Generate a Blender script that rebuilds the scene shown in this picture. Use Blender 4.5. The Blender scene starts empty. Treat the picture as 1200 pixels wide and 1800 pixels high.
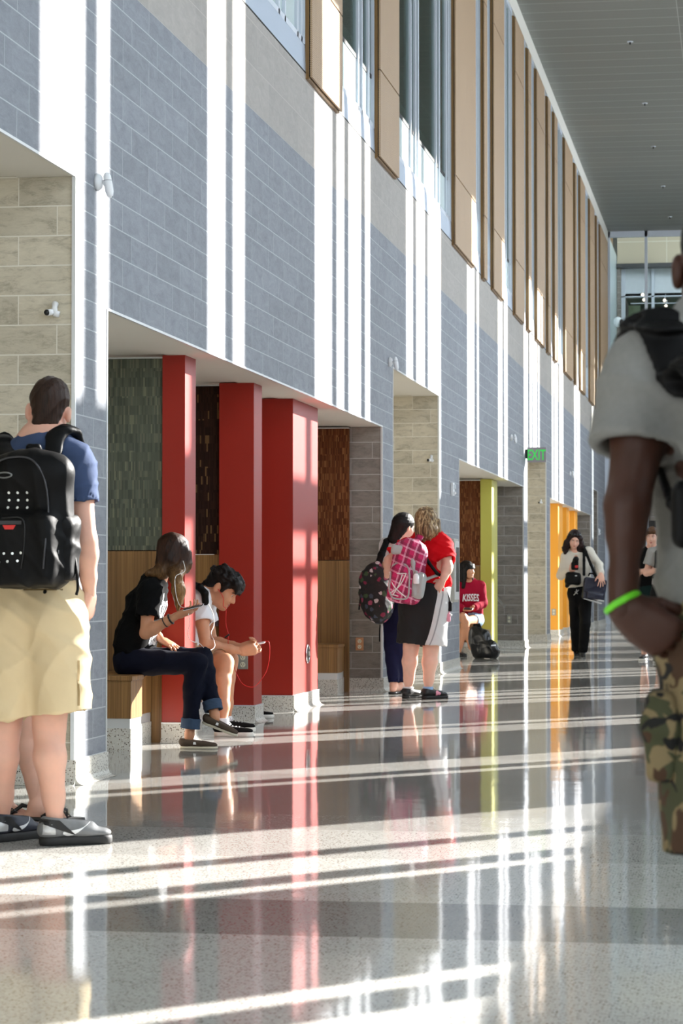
import bpy, bmesh, math, random
import numpy as np
from mathutils import Vector, Matrix
from mathutils.bvhtree import BVHTree

rng = random.Random(7)
C = bpy.context.scene.collection
PI = math.pi

# ---------------------------------------------------------------- camera model (used to measure the photo)
FPX, CAM_H = 4440.0, 1.03
TH, PH = math.atan(711 / FPX), math.atan(122 / FPX)
cF = np.array([-math.sin(TH) * math.cos(PH), math.cos(TH) * math.cos(PH), math.sin(PH)])
cR = np.array([math.cos(TH), math.sin(TH), 0.0])
cU = np.cross(cR, cF)
cC = np.array([0.0, 0.0, CAM_H])
XW = -3.36                                   # face of the long stone wall


def ray(x, y):
    return cF * FPX + cR * (x - 600) - cU * (y - 900)


def pY(x, y, Y):
    """point of the place seen at (x, y) in the vertical plane at distance Y"""
    d = ray(x, y)
    return cC + d * (Y / d[1])


def pX(x, y, X=XW):
    d = ray(x, y)
    return cC + d * (X / d[0])


def pZ(x, y, z=0.0):
    d = ray(x, y)
    return cC + d * ((z - CAM_H) / d[2])


# ---------------------------------------------------------------- objects
def tag(o, label=None, cat=None, group=None, kind=None):
    if label: o['label'] = label
    if cat: o['category'] = cat
    if group: o['group'] = group
    if kind: o['kind'] = kind
    return o


def thing(name, label, cat, loc, group=None):
    o = bpy.data.objects.new(name, None)
    C.objects.link(o)
    o.empty_display_size = 0.05
    o.location = loc
    return tag(o, label, cat, group)


def put(o, parent):
    if parent is not None:
        o.parent = parent
        m = Matrix.Translation(-Vector(world_loc(parent)))
        o.location = Vector(o.location) - Vector(world_loc(parent))
    return o


def world_loc(o):
    v = Vector(o.location)
    while o.parent is not None:
        o = o.parent
        v = v + Vector(o.location)
    return v


def mesh_obj(name, verts, faces, mats, parent=None, smooth=False, mi=None):
    me = bpy.data.meshes.new(name)
    me.from_pydata([tuple(v) for v in verts], [], [tuple(f) for f in faces])
    return fin(name, me, mats, parent, smooth, mi)


def fin(name, me, mats, parent=None, smooth=False, mi=None):
    if not isinstance(mats, (list, tuple)): mats = [mats]
    for m in mats: me.materials.append(m)
    if mi is not None: me.polygons.foreach_set('material_index', np.asarray(mi, dtype=np.int32))
    if smooth: me.polygons.foreach_set('use_smooth', [True] * len(me.polygons))
    me.update()
    o = bpy.data.objects.new(name, me)
    C.objects.link(o)
    return put(o, parent)


class MB:
    """collects boxes, tubes and prisms into one mesh"""
    def __init__(s): s.v, s.f, s.m = [], [], []

    def add(s, vs, fs, mi=0):
        n = len(s.v)
        s.v += [tuple(map(float, v)) for v in vs]
        s.f += [tuple(i + n for i in f) for f in fs]
        s.m += [mi] * len(fs)
        return s

    def box(s, x0, x1, y0, y1, z0, z1, mi=0):
        vs = [(x, y, z) for x in (x0, x1) for y in (y0, y1) for z in (z0, z1)]
        return s.add(vs, [(0, 1, 3, 2), (4, 6, 7, 5), (0, 4, 5, 1), (2, 3, 7, 6), (0, 2, 6, 4), (1, 5, 7, 3)], mi)

    def bbox(s, x0, x1, y0, y1, z0, z1, b=.004, mi=0):
        """box with bevelled edges"""
        bm = bmesh.new()
        bmesh.ops.create_cube(bm, size=1)
        for v in bm.verts:
            v.co = Vector(((x0 + x1) / 2 + v.co.x * (x1 - x0), (y0 + y1) / 2 + v.co.y * (y1 - y0), (z0 + z1) / 2 + v.co.z * (z1 - z0)))
        bmesh.ops.bevel(bm, geom=bm.edges[:], offset=b, segments=2, profile=.6, affect='EDGES')
        bm.verts.index_update()
        s.add([v.co for v in bm.verts], [[v.index for v in f.verts] for f in bm.faces], mi)
        bm.free()
        return s

    def prism(s, poly, axis, a, b, mi=0):
        """extrude a polygon (2-D, in the two other axes in order) along an axis"""
        n = len(poly)
        def P(p, t):
            q = list(p); q.insert(axis, t); return q
        vs = [P(p, a) for p in poly] + [P(p, b) for p in poly]
        fs = [tuple(range(n))[::-1], tuple(range(n, 2 * n))] + [(i, (i + 1) % n, n + (i + 1) % n, n + i) for i in range(n)]
        return s.add(vs, fs, mi)

    def tube(s, pts, r, n=8, mi=0, caps=True):
        pts = [Vector(p) for p in pts]
        rs = r if isinstance(r, (list, tuple)) else [r] * len(pts)
        vs, fs = [], []
        up = Vector((.13, .21, .97))
        for i, p in enumerate(pts):
            t = (pts[min(i + 1, len(pts) - 1)] - pts[max(i - 1, 0)]).normalized()
            a = t.cross(up)
            if a.length < .05: a = t.cross(Vector((1, 0, 0)))
            a.normalize(); b = t.cross(a)
            up = b.cross(t) if False else up
            for k in range(n):
                w = 2 * PI * k / n
                vs.append(p + (a * math.cos(w) + b * math.sin(w)) * rs[i])
        for i in range(len(pts) - 1):
            for k in range(n):
                k2 = (k + 1) % n
                fs.append((i * n + k, i * n + k2, (i + 1) * n + k2, (i + 1) * n + k))
        if caps:
            fs.append(tuple(range(n))); fs.append(tuple(range((len(pts) - 1) * n, len(pts) * n))[::-1])
        return s.add(vs, fs, mi)

    def ball(s, c, r, mi=0, n=10):
        c = Vector(c); r = r if isinstance(r, (list, tuple)) else (r, r, r)
        vs, fs = [], []
        for i in range(n + 1):
            a = PI * i / n
            for k in range(2 * n):
                w = PI * k / n
                vs.append((c.x + r[0] * math.sin(a) * math.cos(w), c.y + r[1] * math.sin(a) * math.sin(w), c.z + r[2] * math.cos(a)))
        m = 2 * n
        for i in range(n):
            for k in range(m):
                fs.append((i * m + k, (i + 1) * m + k, (i + 1) * m + (k + 1) % m, i * m + (k + 1) % m))
        return s.add(vs, fs, mi)

    def build(s, name, mats, parent=None, smooth=False):
        o = mesh_obj(name, s.v, s.f, mats, parent, smooth, s.m)
        bm = bmesh.new(); bm.from_mesh(o.data)
        bmesh.ops.recalc_face_normals(bm, faces=bm.faces)
        bm.to_mesh(o.data); bm.free()
        return o


def copy_tree(o, parent=None, name=None):
    c = o.copy(); C.objects.link(c)
    c.parent = parent
    for ch in list(o.children): copy_tree(ch, c)
    return c


# ---------------------------------------------------------------- materials
def srgb(*c):
    c = [x / 255 for x in c]
    return tuple((x / 12.92 if x <= .04045 else ((x + .055) / 1.055) ** 2.4) for x in c) + (1,)


class NT:
    def __init__(s, name):
        s.m = bpy.data.materials.new(name); s.m.use_nodes = True
        s.t = s.m.node_tree; s.n = s.t.nodes; s.l = s.t.links
        s.b = s.n['Principled BSDF']

    def node(s, t, **k):
        n = s.n.new(t)
        for a, b in k.items(): setattr(n, a, b)
        return n

    def set(s, sock, v):
        if isinstance(v, bpy.types.NodeSocket): s.l.new(v, sock)
        elif v is not None: sock.default_value = v

    def math(s, op, a, b=None, c=None, clamp=False):
        n = s.node('ShaderNodeMath', operation=op, use_clamp=clamp)
        for i, v in enumerate((a, b, c)): s.set(n.inputs[i], v)
        return n.outputs[0]

    def mix(s, f, a, b, mode='MIX'):
        n = s.node('ShaderNodeMix', data_type='RGBA', blend_type=mode)
        s.set(n.inputs['Factor'], f); s.set(n.inputs[6], a); s.set(n.inputs[7], b)
        return n.outputs[2]

    def noise(s, vec=None, scale=5., detail=3., rough=.5, dist=0.):
        n = s.node('ShaderNodeTexNoise')
        if vec is not None: s.l.new(vec, n.inputs['Vector'])
        n.inputs['Scale'].default_value = scale; n.inputs['Detail'].default_value = detail
        n.inputs['Roughness'].default_value = rough; n.inputs['Distortion'].default_value = dist
        return n.outputs['Fac']

    def white(s, vec):
        n = s.node('ShaderNodeTexWhiteNoise', noise_dimensions='3D'); s.l.new(vec, n.inputs['Vector'])
        return n.outputs['Value']

    def vec(s, x=0., y=0., z=0.):
        n = s.node('ShaderNodeCombineXYZ')
        for i, v in enumerate((x, y, z)): s.set(n.inputs[i], v)
        return n.outputs[0]

    def pos(s, obj=False):
        if obj: v = s.node('ShaderNodeTexCoord').outputs['Object']
        else: v = s.node('ShaderNodeNewGeometry').outputs['Position']
        n = s.node('ShaderNodeSeparateXYZ'); s.l.new(v, n.inputs[0])
        return v, n.outputs[0], n.outputs[1], n.outputs[2]

    def ramp(s, f, stops, interp='LINEAR'):
        n = s.node('ShaderNodeValToRGB'); r = n.color_ramp; r.interpolation = interp
        while len(r.elements) < len(stops): r.elements.new(.5)
        for e, (p, c) in zip(r.elements, stops): e.position = p; e.color = c
        s.set(n.inputs[0], f)
        return n.outputs[0]

    def scalev(s, v, sc):
        n = s.node('ShaderNodeVectorMath', operation='MULTIPLY'); s.l.new(v, n.inputs[0]); n.inputs[1].default_value = sc
        return n.outputs[0]

    def out(s, col=None, rough=.5, metal=0., spec=.5, bump=None, bs=.3, bd=.01, coat=0., sheen=0.):
        s.set(s.b.inputs['Base Color'], col); s.set(s.b.inputs['Roughness'], rough)
        s.set(s.b.inputs['Metallic'], metal); s.b.inputs['Specular IOR Level'].default_value = spec
        if coat: s.b.inputs['Coat Weight'].default_value = coat; s.b.inputs['Coat Roughness'].default_value = .08
        if sheen: s.b.inputs['Sheen Weight'].default_value = sheen
        if bump is not None:
            n = s.node('ShaderNodeBump'); n.inputs['Strength'].default_value = bs; n.inputs['Distance'].default_value = bd
            s.l.new(bump, n.inputs['Height']); s.l.new(n.outputs[0], s.b.inputs['Normal'])
        return s.m


def plain(name, rgb, rough=.5, metal=0., spec=.5, var=.06, scale=12., bs=0., sheen=0., coat=0.):
    t = NT(name); v, x, y, z = t.pos(True)
    n = t.noise(v, scale, 3)
    c = srgb(*rgb)
    f = t.math('MULTIPLY_ADD', n, 2 * var, 1 - var)
    col = t.mix(1., c, t.vec(f, f, f), 'MULTIPLY')
    return t.out(col, rough, metal, spec, n if bs else None, bs, .004, coat, sheen)


def uv_axes(t):
    """u runs along the face (Y on faces that look along X, X on the others), v is the height"""
    v, x, y, z = t.pos()
    g = t.node('ShaderNodeSeparateXYZ'); t.l.new(t.node('ShaderNodeNewGeometry').outputs['Normal'], g.inputs[0])
    f = t.math('GREATER_THAN', t.math('ABSOLUTE', g.outputs[0]), .6)
    u = t.math('ADD', t.math('MULTIPLY', y, f), t.math('MULTIPLY', x, t.math('SUBTRACT', 1., f)))
    return u, z, v


def tile_pat(t, u, z, L, h, z0, u0=0.):
    row = t.math('FLOOR', t.math('DIVIDE', t.math('SUBTRACT', z, z0), h))
    zr = t.math('FRACT', t.math('DIVIDE', t.math('SUBTRACT', z, z0), h))
    m = t.math('FLOORED_MODULO', row, 4.)
    off = t.math('ADD', t.math('MULTIPLY', t.math('COMPARE', m, 0., .2), 1 / 3), t.math('MULTIPLY', t.math('COMPARE', m, 2., .2), 2 / 3))
    uu = t.math('ADD', t.math('DIVIDE', t.math('SUBTRACT', u, u0), L), off)
    col = t.math('FLOOR', uu); ur = t.math('FRACT', uu)
    gz, gu = .0065 / h / 2, .005 / L / 2
    a = t.math('LESS_THAN', t.math('ABSOLUTE', t.math('SUBTRACT', zr, .5)), .5 - gz)
    b = t.math('LESS_THAN', t.math('ABSOLUTE', t.math('SUBTRACT', ur, .5)), .5 - gu)
    return t.math('MULTIPLY', a, b), t.white(t.vec(col, row, .37))


def tile_mat(name, base, dark, grout, upper=None, contrast=.25, diag=True):
    t = NT(name); u, z, v = uv_axes(t)
    mask, rnd = tile_pat(t, u, z, .6096, .1515, 2.487 - .1515 * 20)
    sc = t.vec(t.math('ADD', t.math('MULTIPLY', u, 2.2), t.math('MULTIPLY', rnd, 37.)), t.math('MULTIPLY', z, 6.), rnd)
    n1 = t.noise(sc, 2.6, 6, .62, .8)
    n2 = t.noise(sc, 11., 5, .7, 1.2)
    n = t.math('ADD', t.math('MULTIPLY', n1, .65), t.math('MULTIPLY', n2, .35))
    st = t.ramp(n, [(.28, srgb(*dark)), (.5, srgb(*base)), (.72, srgb(*[min(255, c + 16) for c in base]))])
    f = t.math('MULTIPLY_ADD', rnd, contrast, 1 - contrast / 2)
    st = t.mix(1., st, t.vec(f, f, f), 'MULTIPLY')
    col = t.mix(mask, srgb(*grout), st)
    if upper:
        m2, r2 = tile_pat(t, u, z, .6096, .305, 4.293 - .305 * 20, .2)
        s2 = t.ramp(n1, [(.3, srgb(*[c - 8 for c in upper])), (.7, srgb(*[c + 8 for c in upper]))])
        f2 = t.math('MULTIPLY_ADD', r2, .09, .955)
        s2 = t.mix(1., s2, t.vec(f2, f2, f2), 'MULTIPLY')
        c2 = t.mix(m2, srgb(*[c + 18 for c in upper]), s2)
        col = t.mix(t.math('GREATER_THAN', z, 4.293), col, c2)
    h = t.math('ADD', t.math('MULTIPLY', mask, .6), t.math('MULTIPLY', n2, .5))
    return t.out(col, .55, 0, .35, h, .35, .004)


def terrazzo(name, base, chips, bands=False, rough=.35, bump=False):
    t = NT(name); v, x, y, z = t.pos()
    vo = t.node('ShaderNodeTexVoronoi'); t.l.new(v, vo.inputs['Vector']); vo.inputs['Scale'].default_value = 95.
    vc = t.node('ShaderNodeSeparateColor'); t.l.new(vo.outputs['Color'], vc.inputs[0])
    col = t.mix(t.math('MULTIPLY', t.math('LESS_THAN', vo.outputs['Distance'], .34), 1.),
                srgb(*base), t.ramp(vc.outputs[0], chips, 'CONSTANT'))
    big = t.noise(v, 1.3, 3)
    f = t.math('MULTIPLY_ADD', big, .12, .94)
    col = t.mix(1., col, t.vec(f, f, f), 'MULTIPLY')
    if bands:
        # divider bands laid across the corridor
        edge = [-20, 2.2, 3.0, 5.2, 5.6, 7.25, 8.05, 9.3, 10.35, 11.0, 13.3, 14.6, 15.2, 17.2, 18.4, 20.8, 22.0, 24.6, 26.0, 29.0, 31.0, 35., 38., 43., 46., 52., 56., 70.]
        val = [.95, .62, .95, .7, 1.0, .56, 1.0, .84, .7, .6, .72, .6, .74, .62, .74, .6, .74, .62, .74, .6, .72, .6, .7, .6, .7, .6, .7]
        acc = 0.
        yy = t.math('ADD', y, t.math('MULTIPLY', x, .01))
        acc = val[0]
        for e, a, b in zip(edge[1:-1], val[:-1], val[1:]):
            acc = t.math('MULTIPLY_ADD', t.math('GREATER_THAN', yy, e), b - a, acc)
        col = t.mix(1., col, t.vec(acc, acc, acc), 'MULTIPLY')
    h = None
    if bump:
        h = t.noise(t.scalev(v, (1., 1., 1.)), 2.2, 2)
    return t.out(col, rough, 0, .21, h, .25, .004)


def carpet_mat(name, cols):
    t = NT(name); u, z, v = uv_axes(t)
    cu = t.math('FLOOR', t.math('DIVIDE', u, .010))
    r0 = t.white(t.vec(cu, 3.1, .2))
    cz = t.math('FLOOR', t.math('ADD', t.math('DIVIDE', z, .06), t.math('MULTIPLY', r0, .0)))
    r = t.white(t.vec(cu, cz, 1.7))
    r2 = t.white(t.vec(t.math('FLOOR', t.math('DIVIDE', u, .044)), t.math('FLOOR', t.math('DIVIDE', z, .17)), 5.))
    rr = t.math('ADD', t.math('MULTIPLY', r, .9), t.math('MULTIPLY', r2, .1))
    st = [(i / len(cols), srgb(*c)) for i, c in enumerate(cols)]
    col = t.ramp(rr, st, 'CONSTANT')
    return t.out(col, .95, 0, .1, t.noise(v, 300, 2), .3, .002)


def wood_mat(name, base, dark, vertical=True, fine=1.):
    t = NT(name); u, z, v = uv_axes(t)
    s = t.vec(t.math('MULTIPLY', u, 90. * fine), t.math('MULTIPLY', z, 1.3), 0.) if vertical else t.vec(t.math('MULTIPLY', u, 1.3), t.math('MULTIPLY', z, 90.), 0.)
    n = t.noise(s, 1.0, 4, .6)
    st = t.white(t.vec(t.math('FLOOR', t.math('DIVIDE', u, .02)), 1.5, 2.))
    k = t.math('ADD', t.math('MULTIPLY', n, .75), t.math('MULTIPLY', st, .25))
    col = t.ramp(k, [(.3, srgb(*dark)), (.62, srgb(*base))])
    return t.out(col, .42, 0, .4)


def perforated_mat(name, base, hole):
    t = NT(name); u, z, v = uv_axes(t)
    n = t.noise(t.vec(t.math('MULTIPLY', u, 40.), t.math('MULTIPLY', z, 1.2), 0.), 1., 3)
    wood = t.ramp(n, [(.35, srgb(*[c - 14 for c in base])), (.65, srgb(*base))])
    p = .0165
    a = t.math('SUBTRACT', t.math('FRACT', t.math('DIVIDE', u, p)), .5); b = t.math('SUBTRACT', t.math('FRACT', t.math('DIVIDE', z, p)), .5)
    d = t.math('SQRT', t.math('ADD', t.math('MULTIPLY', a, a), t.math('MULTIPLY', b, b)))
    col = t.mix(t.math('LESS_THAN', d, .30), wood, srgb(*hole))
    return t.out(col, .5, 0, .3)


def glass_mat(name, tint, refl=1.0):
    t = NT(name)
    tr = t.node('ShaderNodeBsdfTransparent'); tr.inputs[0].default_value = tint
    gl = t.node('ShaderNodeBsdfGlossy'); gl.inputs['Roughness'].default_value = .02
    fr = t.node('ShaderNodeFresnel'); fr.inputs[0].default_value = 1.45
    mx = t.node('ShaderNodeMixShader')
    t.l.new(t.math('MULTIPLY', fr.outputs[0], refl), mx.inputs[0]); t.l.new(tr.outputs[0], mx.inputs[1]); t.l.new(gl.outputs[0], mx.inputs[2])
    t.l.new(mx.outputs[0], t.n['Material Output'].inputs[0])
    return t.m


def glow_mat(name, rgb, strength):
    t = NT(name)
    t.b.inputs['Base Color'].default_value = srgb(*rgb)
    t.b.inputs['Emission Color'].default_value = srgb(*rgb); t.b.inputs['Emission Strength'].default_value = strength
    return t.m
# ================================================================ THE SETTING
M = {}
M['tile'] = tile_mat('grey_stone_tile', (130, 134, 141), (108, 112, 121), (176, 180, 184), upper=(163, 157, 150), contrast=.14)
M['tile_hall'] = tile_mat('warm_stone_tile', (192, 184, 164), (136, 128, 112), (222, 218, 206), contrast=.22)
M['tile_end'] = tile_mat('brown_stone_tile', (136, 128, 120), (102, 96, 90), (186, 182, 176), contrast=.16)
M['soffit'] = plain('white_plaster', (226, 222, 212), .8, var=.015, scale=2)
M['trim'] = plain('aluminium_edge_trim', (214, 216, 216), .35, .3, var=.02)
M['white_metal'] = plain('white_painted_metal', (205, 212, 222), .4, var=.02)
M['base'] = terrazzo('terrazzo_base', (208, 205, 196), [(0., srgb(70, 60, 50)), (.22, srgb(150, 140, 125)), (.5, srgb(225, 222, 215)), (.8, srgb(110, 96, 80))])
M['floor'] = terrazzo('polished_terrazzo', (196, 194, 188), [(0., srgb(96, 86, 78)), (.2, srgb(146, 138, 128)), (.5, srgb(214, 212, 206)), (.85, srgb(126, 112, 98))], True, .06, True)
M['red'] = plain('red_paint', (160, 30, 11), .42, var=.02, scale=3)
M['olive'] = plain('olive_green_paint', (184, 180, 78), .5, var=.02, scale=3)
M['orange'] = plain('orange_paint', (240, 164, 40), .5, var=.02, scale=3)
M['carpet_green'] = carpet_mat('green_grey_ribbed_carpet', [(88, 92, 80), (98, 102, 88), (92, 96, 84), (112, 112, 96), (84, 88, 78), (102, 106, 92), (94, 98, 86), (124, 124, 104)])
M['carpet_brown'] = carpet_mat('dark_brown_ribbed_carpet', [(44, 28, 22), (50, 32, 25), (42, 27, 22), (54, 35, 27), (46, 29, 23), (52, 33, 25), (44, 29, 22), (104, 78, 50)])
M['carpet_rust'] = carpet_mat('rust_brown_ribbed_carpet', [(92, 54, 32), (106, 64, 38), (84, 48, 29), (114, 70, 42), (98, 58, 34), (132, 88, 54), (88, 51, 30)])
M['bamboo'] = wood_mat('bamboo_veneer', (154, 114, 66), (112, 80, 44))
M['bamboo_lit'] = M['bamboo']
M['oak'] = wood_mat('oak_panel_edge', (150, 116, 70), (110, 80, 46))
M['perf'] = perforated_mat('perforated_oak_panel', (198, 168, 134), (112, 84, 60))
M['dark'] = plain('dark_gap', (22, 21, 20), .7)
M['black'] = plain('black_plastic', (18, 18, 19), .4)
M['white'] = plain('white_plastic', (236, 238, 240), .35, var=.01)
M['glass'] = glass_mat('window_glass', (.72, .80, .77, 1), .4)
M['glass_clear'] = glass_mat('clear_glass', (.93, .96, .95, 1), .5)
M['frost'] = plain('frosted_spandrel_glass', (196, 212, 212), .25, var=.02)
M['ceiling'] = None


def struct(o, label=None):
    return tag(o, label, None, None, 'structure')


# ---- floor
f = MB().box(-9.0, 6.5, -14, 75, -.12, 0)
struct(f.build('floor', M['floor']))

# ---- ceiling of metal planks running across the corridor
t = NT('grey_metal_planks'); v, x, y, z = t.pos()
fy = t.math('FRACT', t.math('DIVIDE', y, .61))
line = t.math('LESS_THAN', t.math('ABSOLUTE', t.math('SUBTRACT', fy, .5)), .484)
fx = t.math('FRACT', t.math('DIVIDE', t.math('ADD', x, 1.0), 3.05))
line2 = t.math('LESS_THAN', t.math('ABSOLUTE', t.math('SUBTRACT', fx, .5)), .498)
rn = t.white(t.vec(t.math('FLOOR', t.math('DIVIDE', y, .61)), t.math('FLOOR', t.math('DIVIDE', t.math('ADD', x, 1.0), 3.05)), 1.))
sh = t.math('MULTIPLY_ADD', rn, .10, .95)
fine = t.math('MULTIPLY_ADD', t.math('GREATER_THAN', t.math('FRACT', t.math('DIVIDE', y, .1525)), .9), -.10, 1.)
base = t.mix(1., srgb(124, 126, 120), t.vec(t.math('MULTIPLY', sh, fine), t.math('MULTIPLY', sh, fine), t.math('MULTIPLY', sh, fine)), 'MULTIPLY')
col = t.mix(t.math('MULTIPLY', line, line2), srgb(176, 178, 176), base)
M['ceiling'] = t.out(col, .45, .0, .4)
CZ = 9.73
b = MB().box(-6.5, 3.0, -14, 63.0, CZ, CZ + .15)
struct(b.build('ceiling', M['ceiling']))

# ---- the long wall with its openings
SOF, HTOP, TOPZ = 2.483, 3.095, 4.975
opens = [(-14, 12.43, HTOP), (13.07, 23.41, SOF), (24.11, 27.84, HTOP), (29.78, 38.60, SOF), (39.25, 43.05, HTOP), (43.84, 55.50, SOF), (56.5, 58.2, HTOP)]
b = MB(); WB = XW - .30
prev = None
for i, (y0, y1, zt) in enumerate(opens):
    b.box(WB, XW, y0, y1, zt, TOPZ)
    nxt = opens[i + 1][0] if i + 1 < len(opens) else 62.9
    b.box(WB, XW, y1, nxt, 0, TOPZ)
wl = struct(b.build('wall_left', M['tile']))

# halls that run away from the corridor behind the wall: side walls, back wall, ceiling
k = 0
for (y0, y1, zt) in [opens[0], opens[2], opens[4], opens[6]]:
    b = MB()
    b.box(-8.2, WB, y1 - .006, y1 + .3, 0, zt + .05); b.box(WB, XW - .003, y1 - .006, y1 + .3, 0, zt - .005)                      # the far side wall faces the camera
    if y0 > 0: b.box(-8.2, WB, y0 - .3, y0, 0, zt)
    b.box(-8.4, -8.2, max(y0, -3), y1 + .3, 0, zt)
    struct(b.build('wall_hall_%s' % 'abcd'[k], M['tile_hall'] if k < 3 else M['tile_end']))
    b = MB().box(-8.2, WB, y0, y1, zt + .004, zt + .1).box(WB, XW - .004, y0, y1, zt - .004, zt)
    struct(b.build('ceiling_hall_%s' % 'abcd'[k], M['soffit']))
    k += 1

# seating alcoves: back wall, ceiling, stone end wall
k = 0
for (y0, y1, zt) in [opens[1], opens[3], opens[5]]:
    b = MB().box(-5.1, -4.95, y0, y1, 0, zt)
    b.box(-4.95, WB, y0 - .15, y0, 0, zt)
    struct(b.build('wall_alcove_%s' % 'abc'[k], M['soffit']))
    b = MB().box(-4.95, WB, y1 - .006, y1 + .15, 0, zt + .05).box(WB, XW - .004, y1 - .006, y1 + .15, .0, zt - .006)
    struct(b.build('wall_alcove_end_%s' % 'abc'[k], M['tile_end']))
    b = MB().box(-4.95, WB, y0, y1, zt + .004, zt + .1).box(WB, XW - .004, y0, y1, zt - .004, zt)
    struct(b.build('ceiling_alcove_%s' % 'abc'[k], M['soffit']))
    k += 1

# metal edge trims on the corners of the openings
b = MB()
for (y0, y1, zt) in opens:
    for yy in (y0, y1):
        if yy > 0: b.box(XW - .016, XW + .004, yy - (.014 if yy == y1 else .004), yy + (.004 if yy == y1 else .014), .127, zt)
    b.box(XW - .01, XW + .004, max(y0, 0), y1, zt - .008, zt + .006)
struct(b.build('trim_1', M['trim']))

# terrazzo base with a cove, along the piers and round their corners
def cove(b, x0, y0, x1, y1, nx, ny, h=.127, r=.045, d=.012):
    """base from (x0,y0) to (x1,y1); (nx,ny) points into the room"""
    prof = [(0, h), (d, h), (d, r)]
    for i in range(1, 7):
        a = i / 6 * PI / 2
        prof.append((d + r - r * math.cos(a), r - r * math.sin(a) + .001))
    prof.append((0, .001))
    n = len(prof)
    vs = [(x0 + nx * p, y0 + ny * p, z) for p, z in prof] + [(x1 + nx * p, y1 + ny * p, z) for p, z in prof]
    b.add(vs, [tuple(range(n))[::-1], tuple(range(n, 2 * n))] + [(i, (i + 1) % n, n + (i + 1) % n, n + i) for i in range(n)])

b = MB()
for i, (y0, y1, zt) in enumerate(opens):
    nxt = opens[i + 1][0] if i + 1 < len(opens) else 62.9
    cove(b, XW, y1 - .010, XW, nxt + .010, 1, 0)
    cove(b, -4.9, y1, XW + .0105, y1, 0, -1)
struct(b.build('baseboard_left', M['base']))
b = MB()
for i, (y0, y1, zt) in enumerate(opens):
    nxt = opens[i + 1][0] if i + 1 < len(opens) else 62.9
    b.box(XW - .001, XW + .006, y1, nxt, .122, .130)
struct(b.build('trim_2', M['trim']))

# ---- upper storey: rooms behind the glazing, frames, glass
GX = XW - .035                                            # plane of the glass
def wy(x): return float(pX(x, 600)[1])
panels_px = [(536.8, 602), (658.7, 702), (793.5, 836.6), (845, 857), (862, 887), (900.8, 922), (924, 934.6), (939, 958), (959, 968.5), (970.5, 980.5), (989, 1007), (1007.5, 1014), (1016.5, 1029), (1033.5, 1045), (1045.5, 1050), (1052, 1068.2)]
PX_ = XW + .052                                           # front face of the wooden panels
def wyp(x): return float(pX(x, 600, PX_)[1])
panels = [(wy(a), wyp(c)) for a, c in panels_px]
panels = [(-6.0, -4.2), (-1.0, 1.4), (4.0, 6.2), (8.8, 11.4), (13.2, 14.6)] + panels
b = MB().box(-6.2, -6.1, -14, 62.9, 4.9, CZ).box(-6.1, WB, -14, 62.9, 4.8, 4.9).box(-6.1, WB, -14, 62.9, CZ - .1, CZ)
struct(b.build('wall_upper_rooms', plain('grey_green_room_wall', (136, 146, 138), .8, var=.03, scale=.6)))
b = MB().box(WB, XW + .004, -14, 62.9, TOPZ - .004, TOPZ + .006)
struct(b.build('trim_3', M['dark']))
# window sill apron and head
b = MB()
b.prism([(XW - .03, TOPZ), (XW + .0, TOPZ), (XW - .006, 5.19), (GX + .008, 5.23), (GX - .05, 5.23), (GX - .05, TOPZ)], 1, -14, 62.9)
b2 = MB().box(GX - .05, XW, -14, 62.9, 9.45, CZ)
struct(b.build('trim_4', plain('silver_sill_apron', (176, 188, 204), .4, .2, var=.01)))
struct(b2.build('trim_5', M['soffit']))
# individual glazing bays between the panels
mull = {5: [505, 526], 6: [634.5, 640, 652], 7: [724.5, 733, 739, 769.5, 784], 8: [839.5, 842.5], 9: [], }
edges = sorted(panels)
bays = []
for (a0, a1), (c0, c1) in zip(edges[:-1], edges[1:]):
    bays.append((a1, c0))
mull_px = [448, 470, 493, 504, 526, 533, 633, 639, 651, 725, 733, 738, 769, 775, 787, 791, 839, 842, 859.5, 889, 892, 898, 936.5, 982.5, 986, 1015, 1031]
mull_y = [wy(x) for x in mull_px] + [7.0, 8.2, 12.0, 2.5, 3.4, -2., 15.3]
n = 0
for (y0, y1) in bays:
    n += 1
    fr = MB()
    for yy in (y0 - .02, y1 + .02):
        fr.box(GX - .04, XW - .004, yy - .03, yy + .03, 5.2, 9.46)
    for yy in mull_y:
        if y0 < yy < y1: fr.box(GX - .03, XW - .012, yy - .024, yy + .024, 5.2, 9.46)
    fr.box(GX - .03, XW - .012, y0, y1, 5.2, 5.245)
    fr.box(GX - .03, XW - .012, y0, y1, 9.38, 9.46)
    wo = struct(fr.build('window_%d' % n, M['white_metal']))
    g = MB().box(GX - .012, GX, y0, y1, 5.70, 9.4).build('window_pane', M['glass'], wo)
    g2 = MB().box(GX - .012, GX, y0, y1, 5.22, 5.66).build('spandrel_pane', M['frost'], wo)
    g3 = MB().box(GX - .014, GX + .006, y0, y1, 5.66, 5.70).build('transom_bar', M['dark'], wo)

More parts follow.
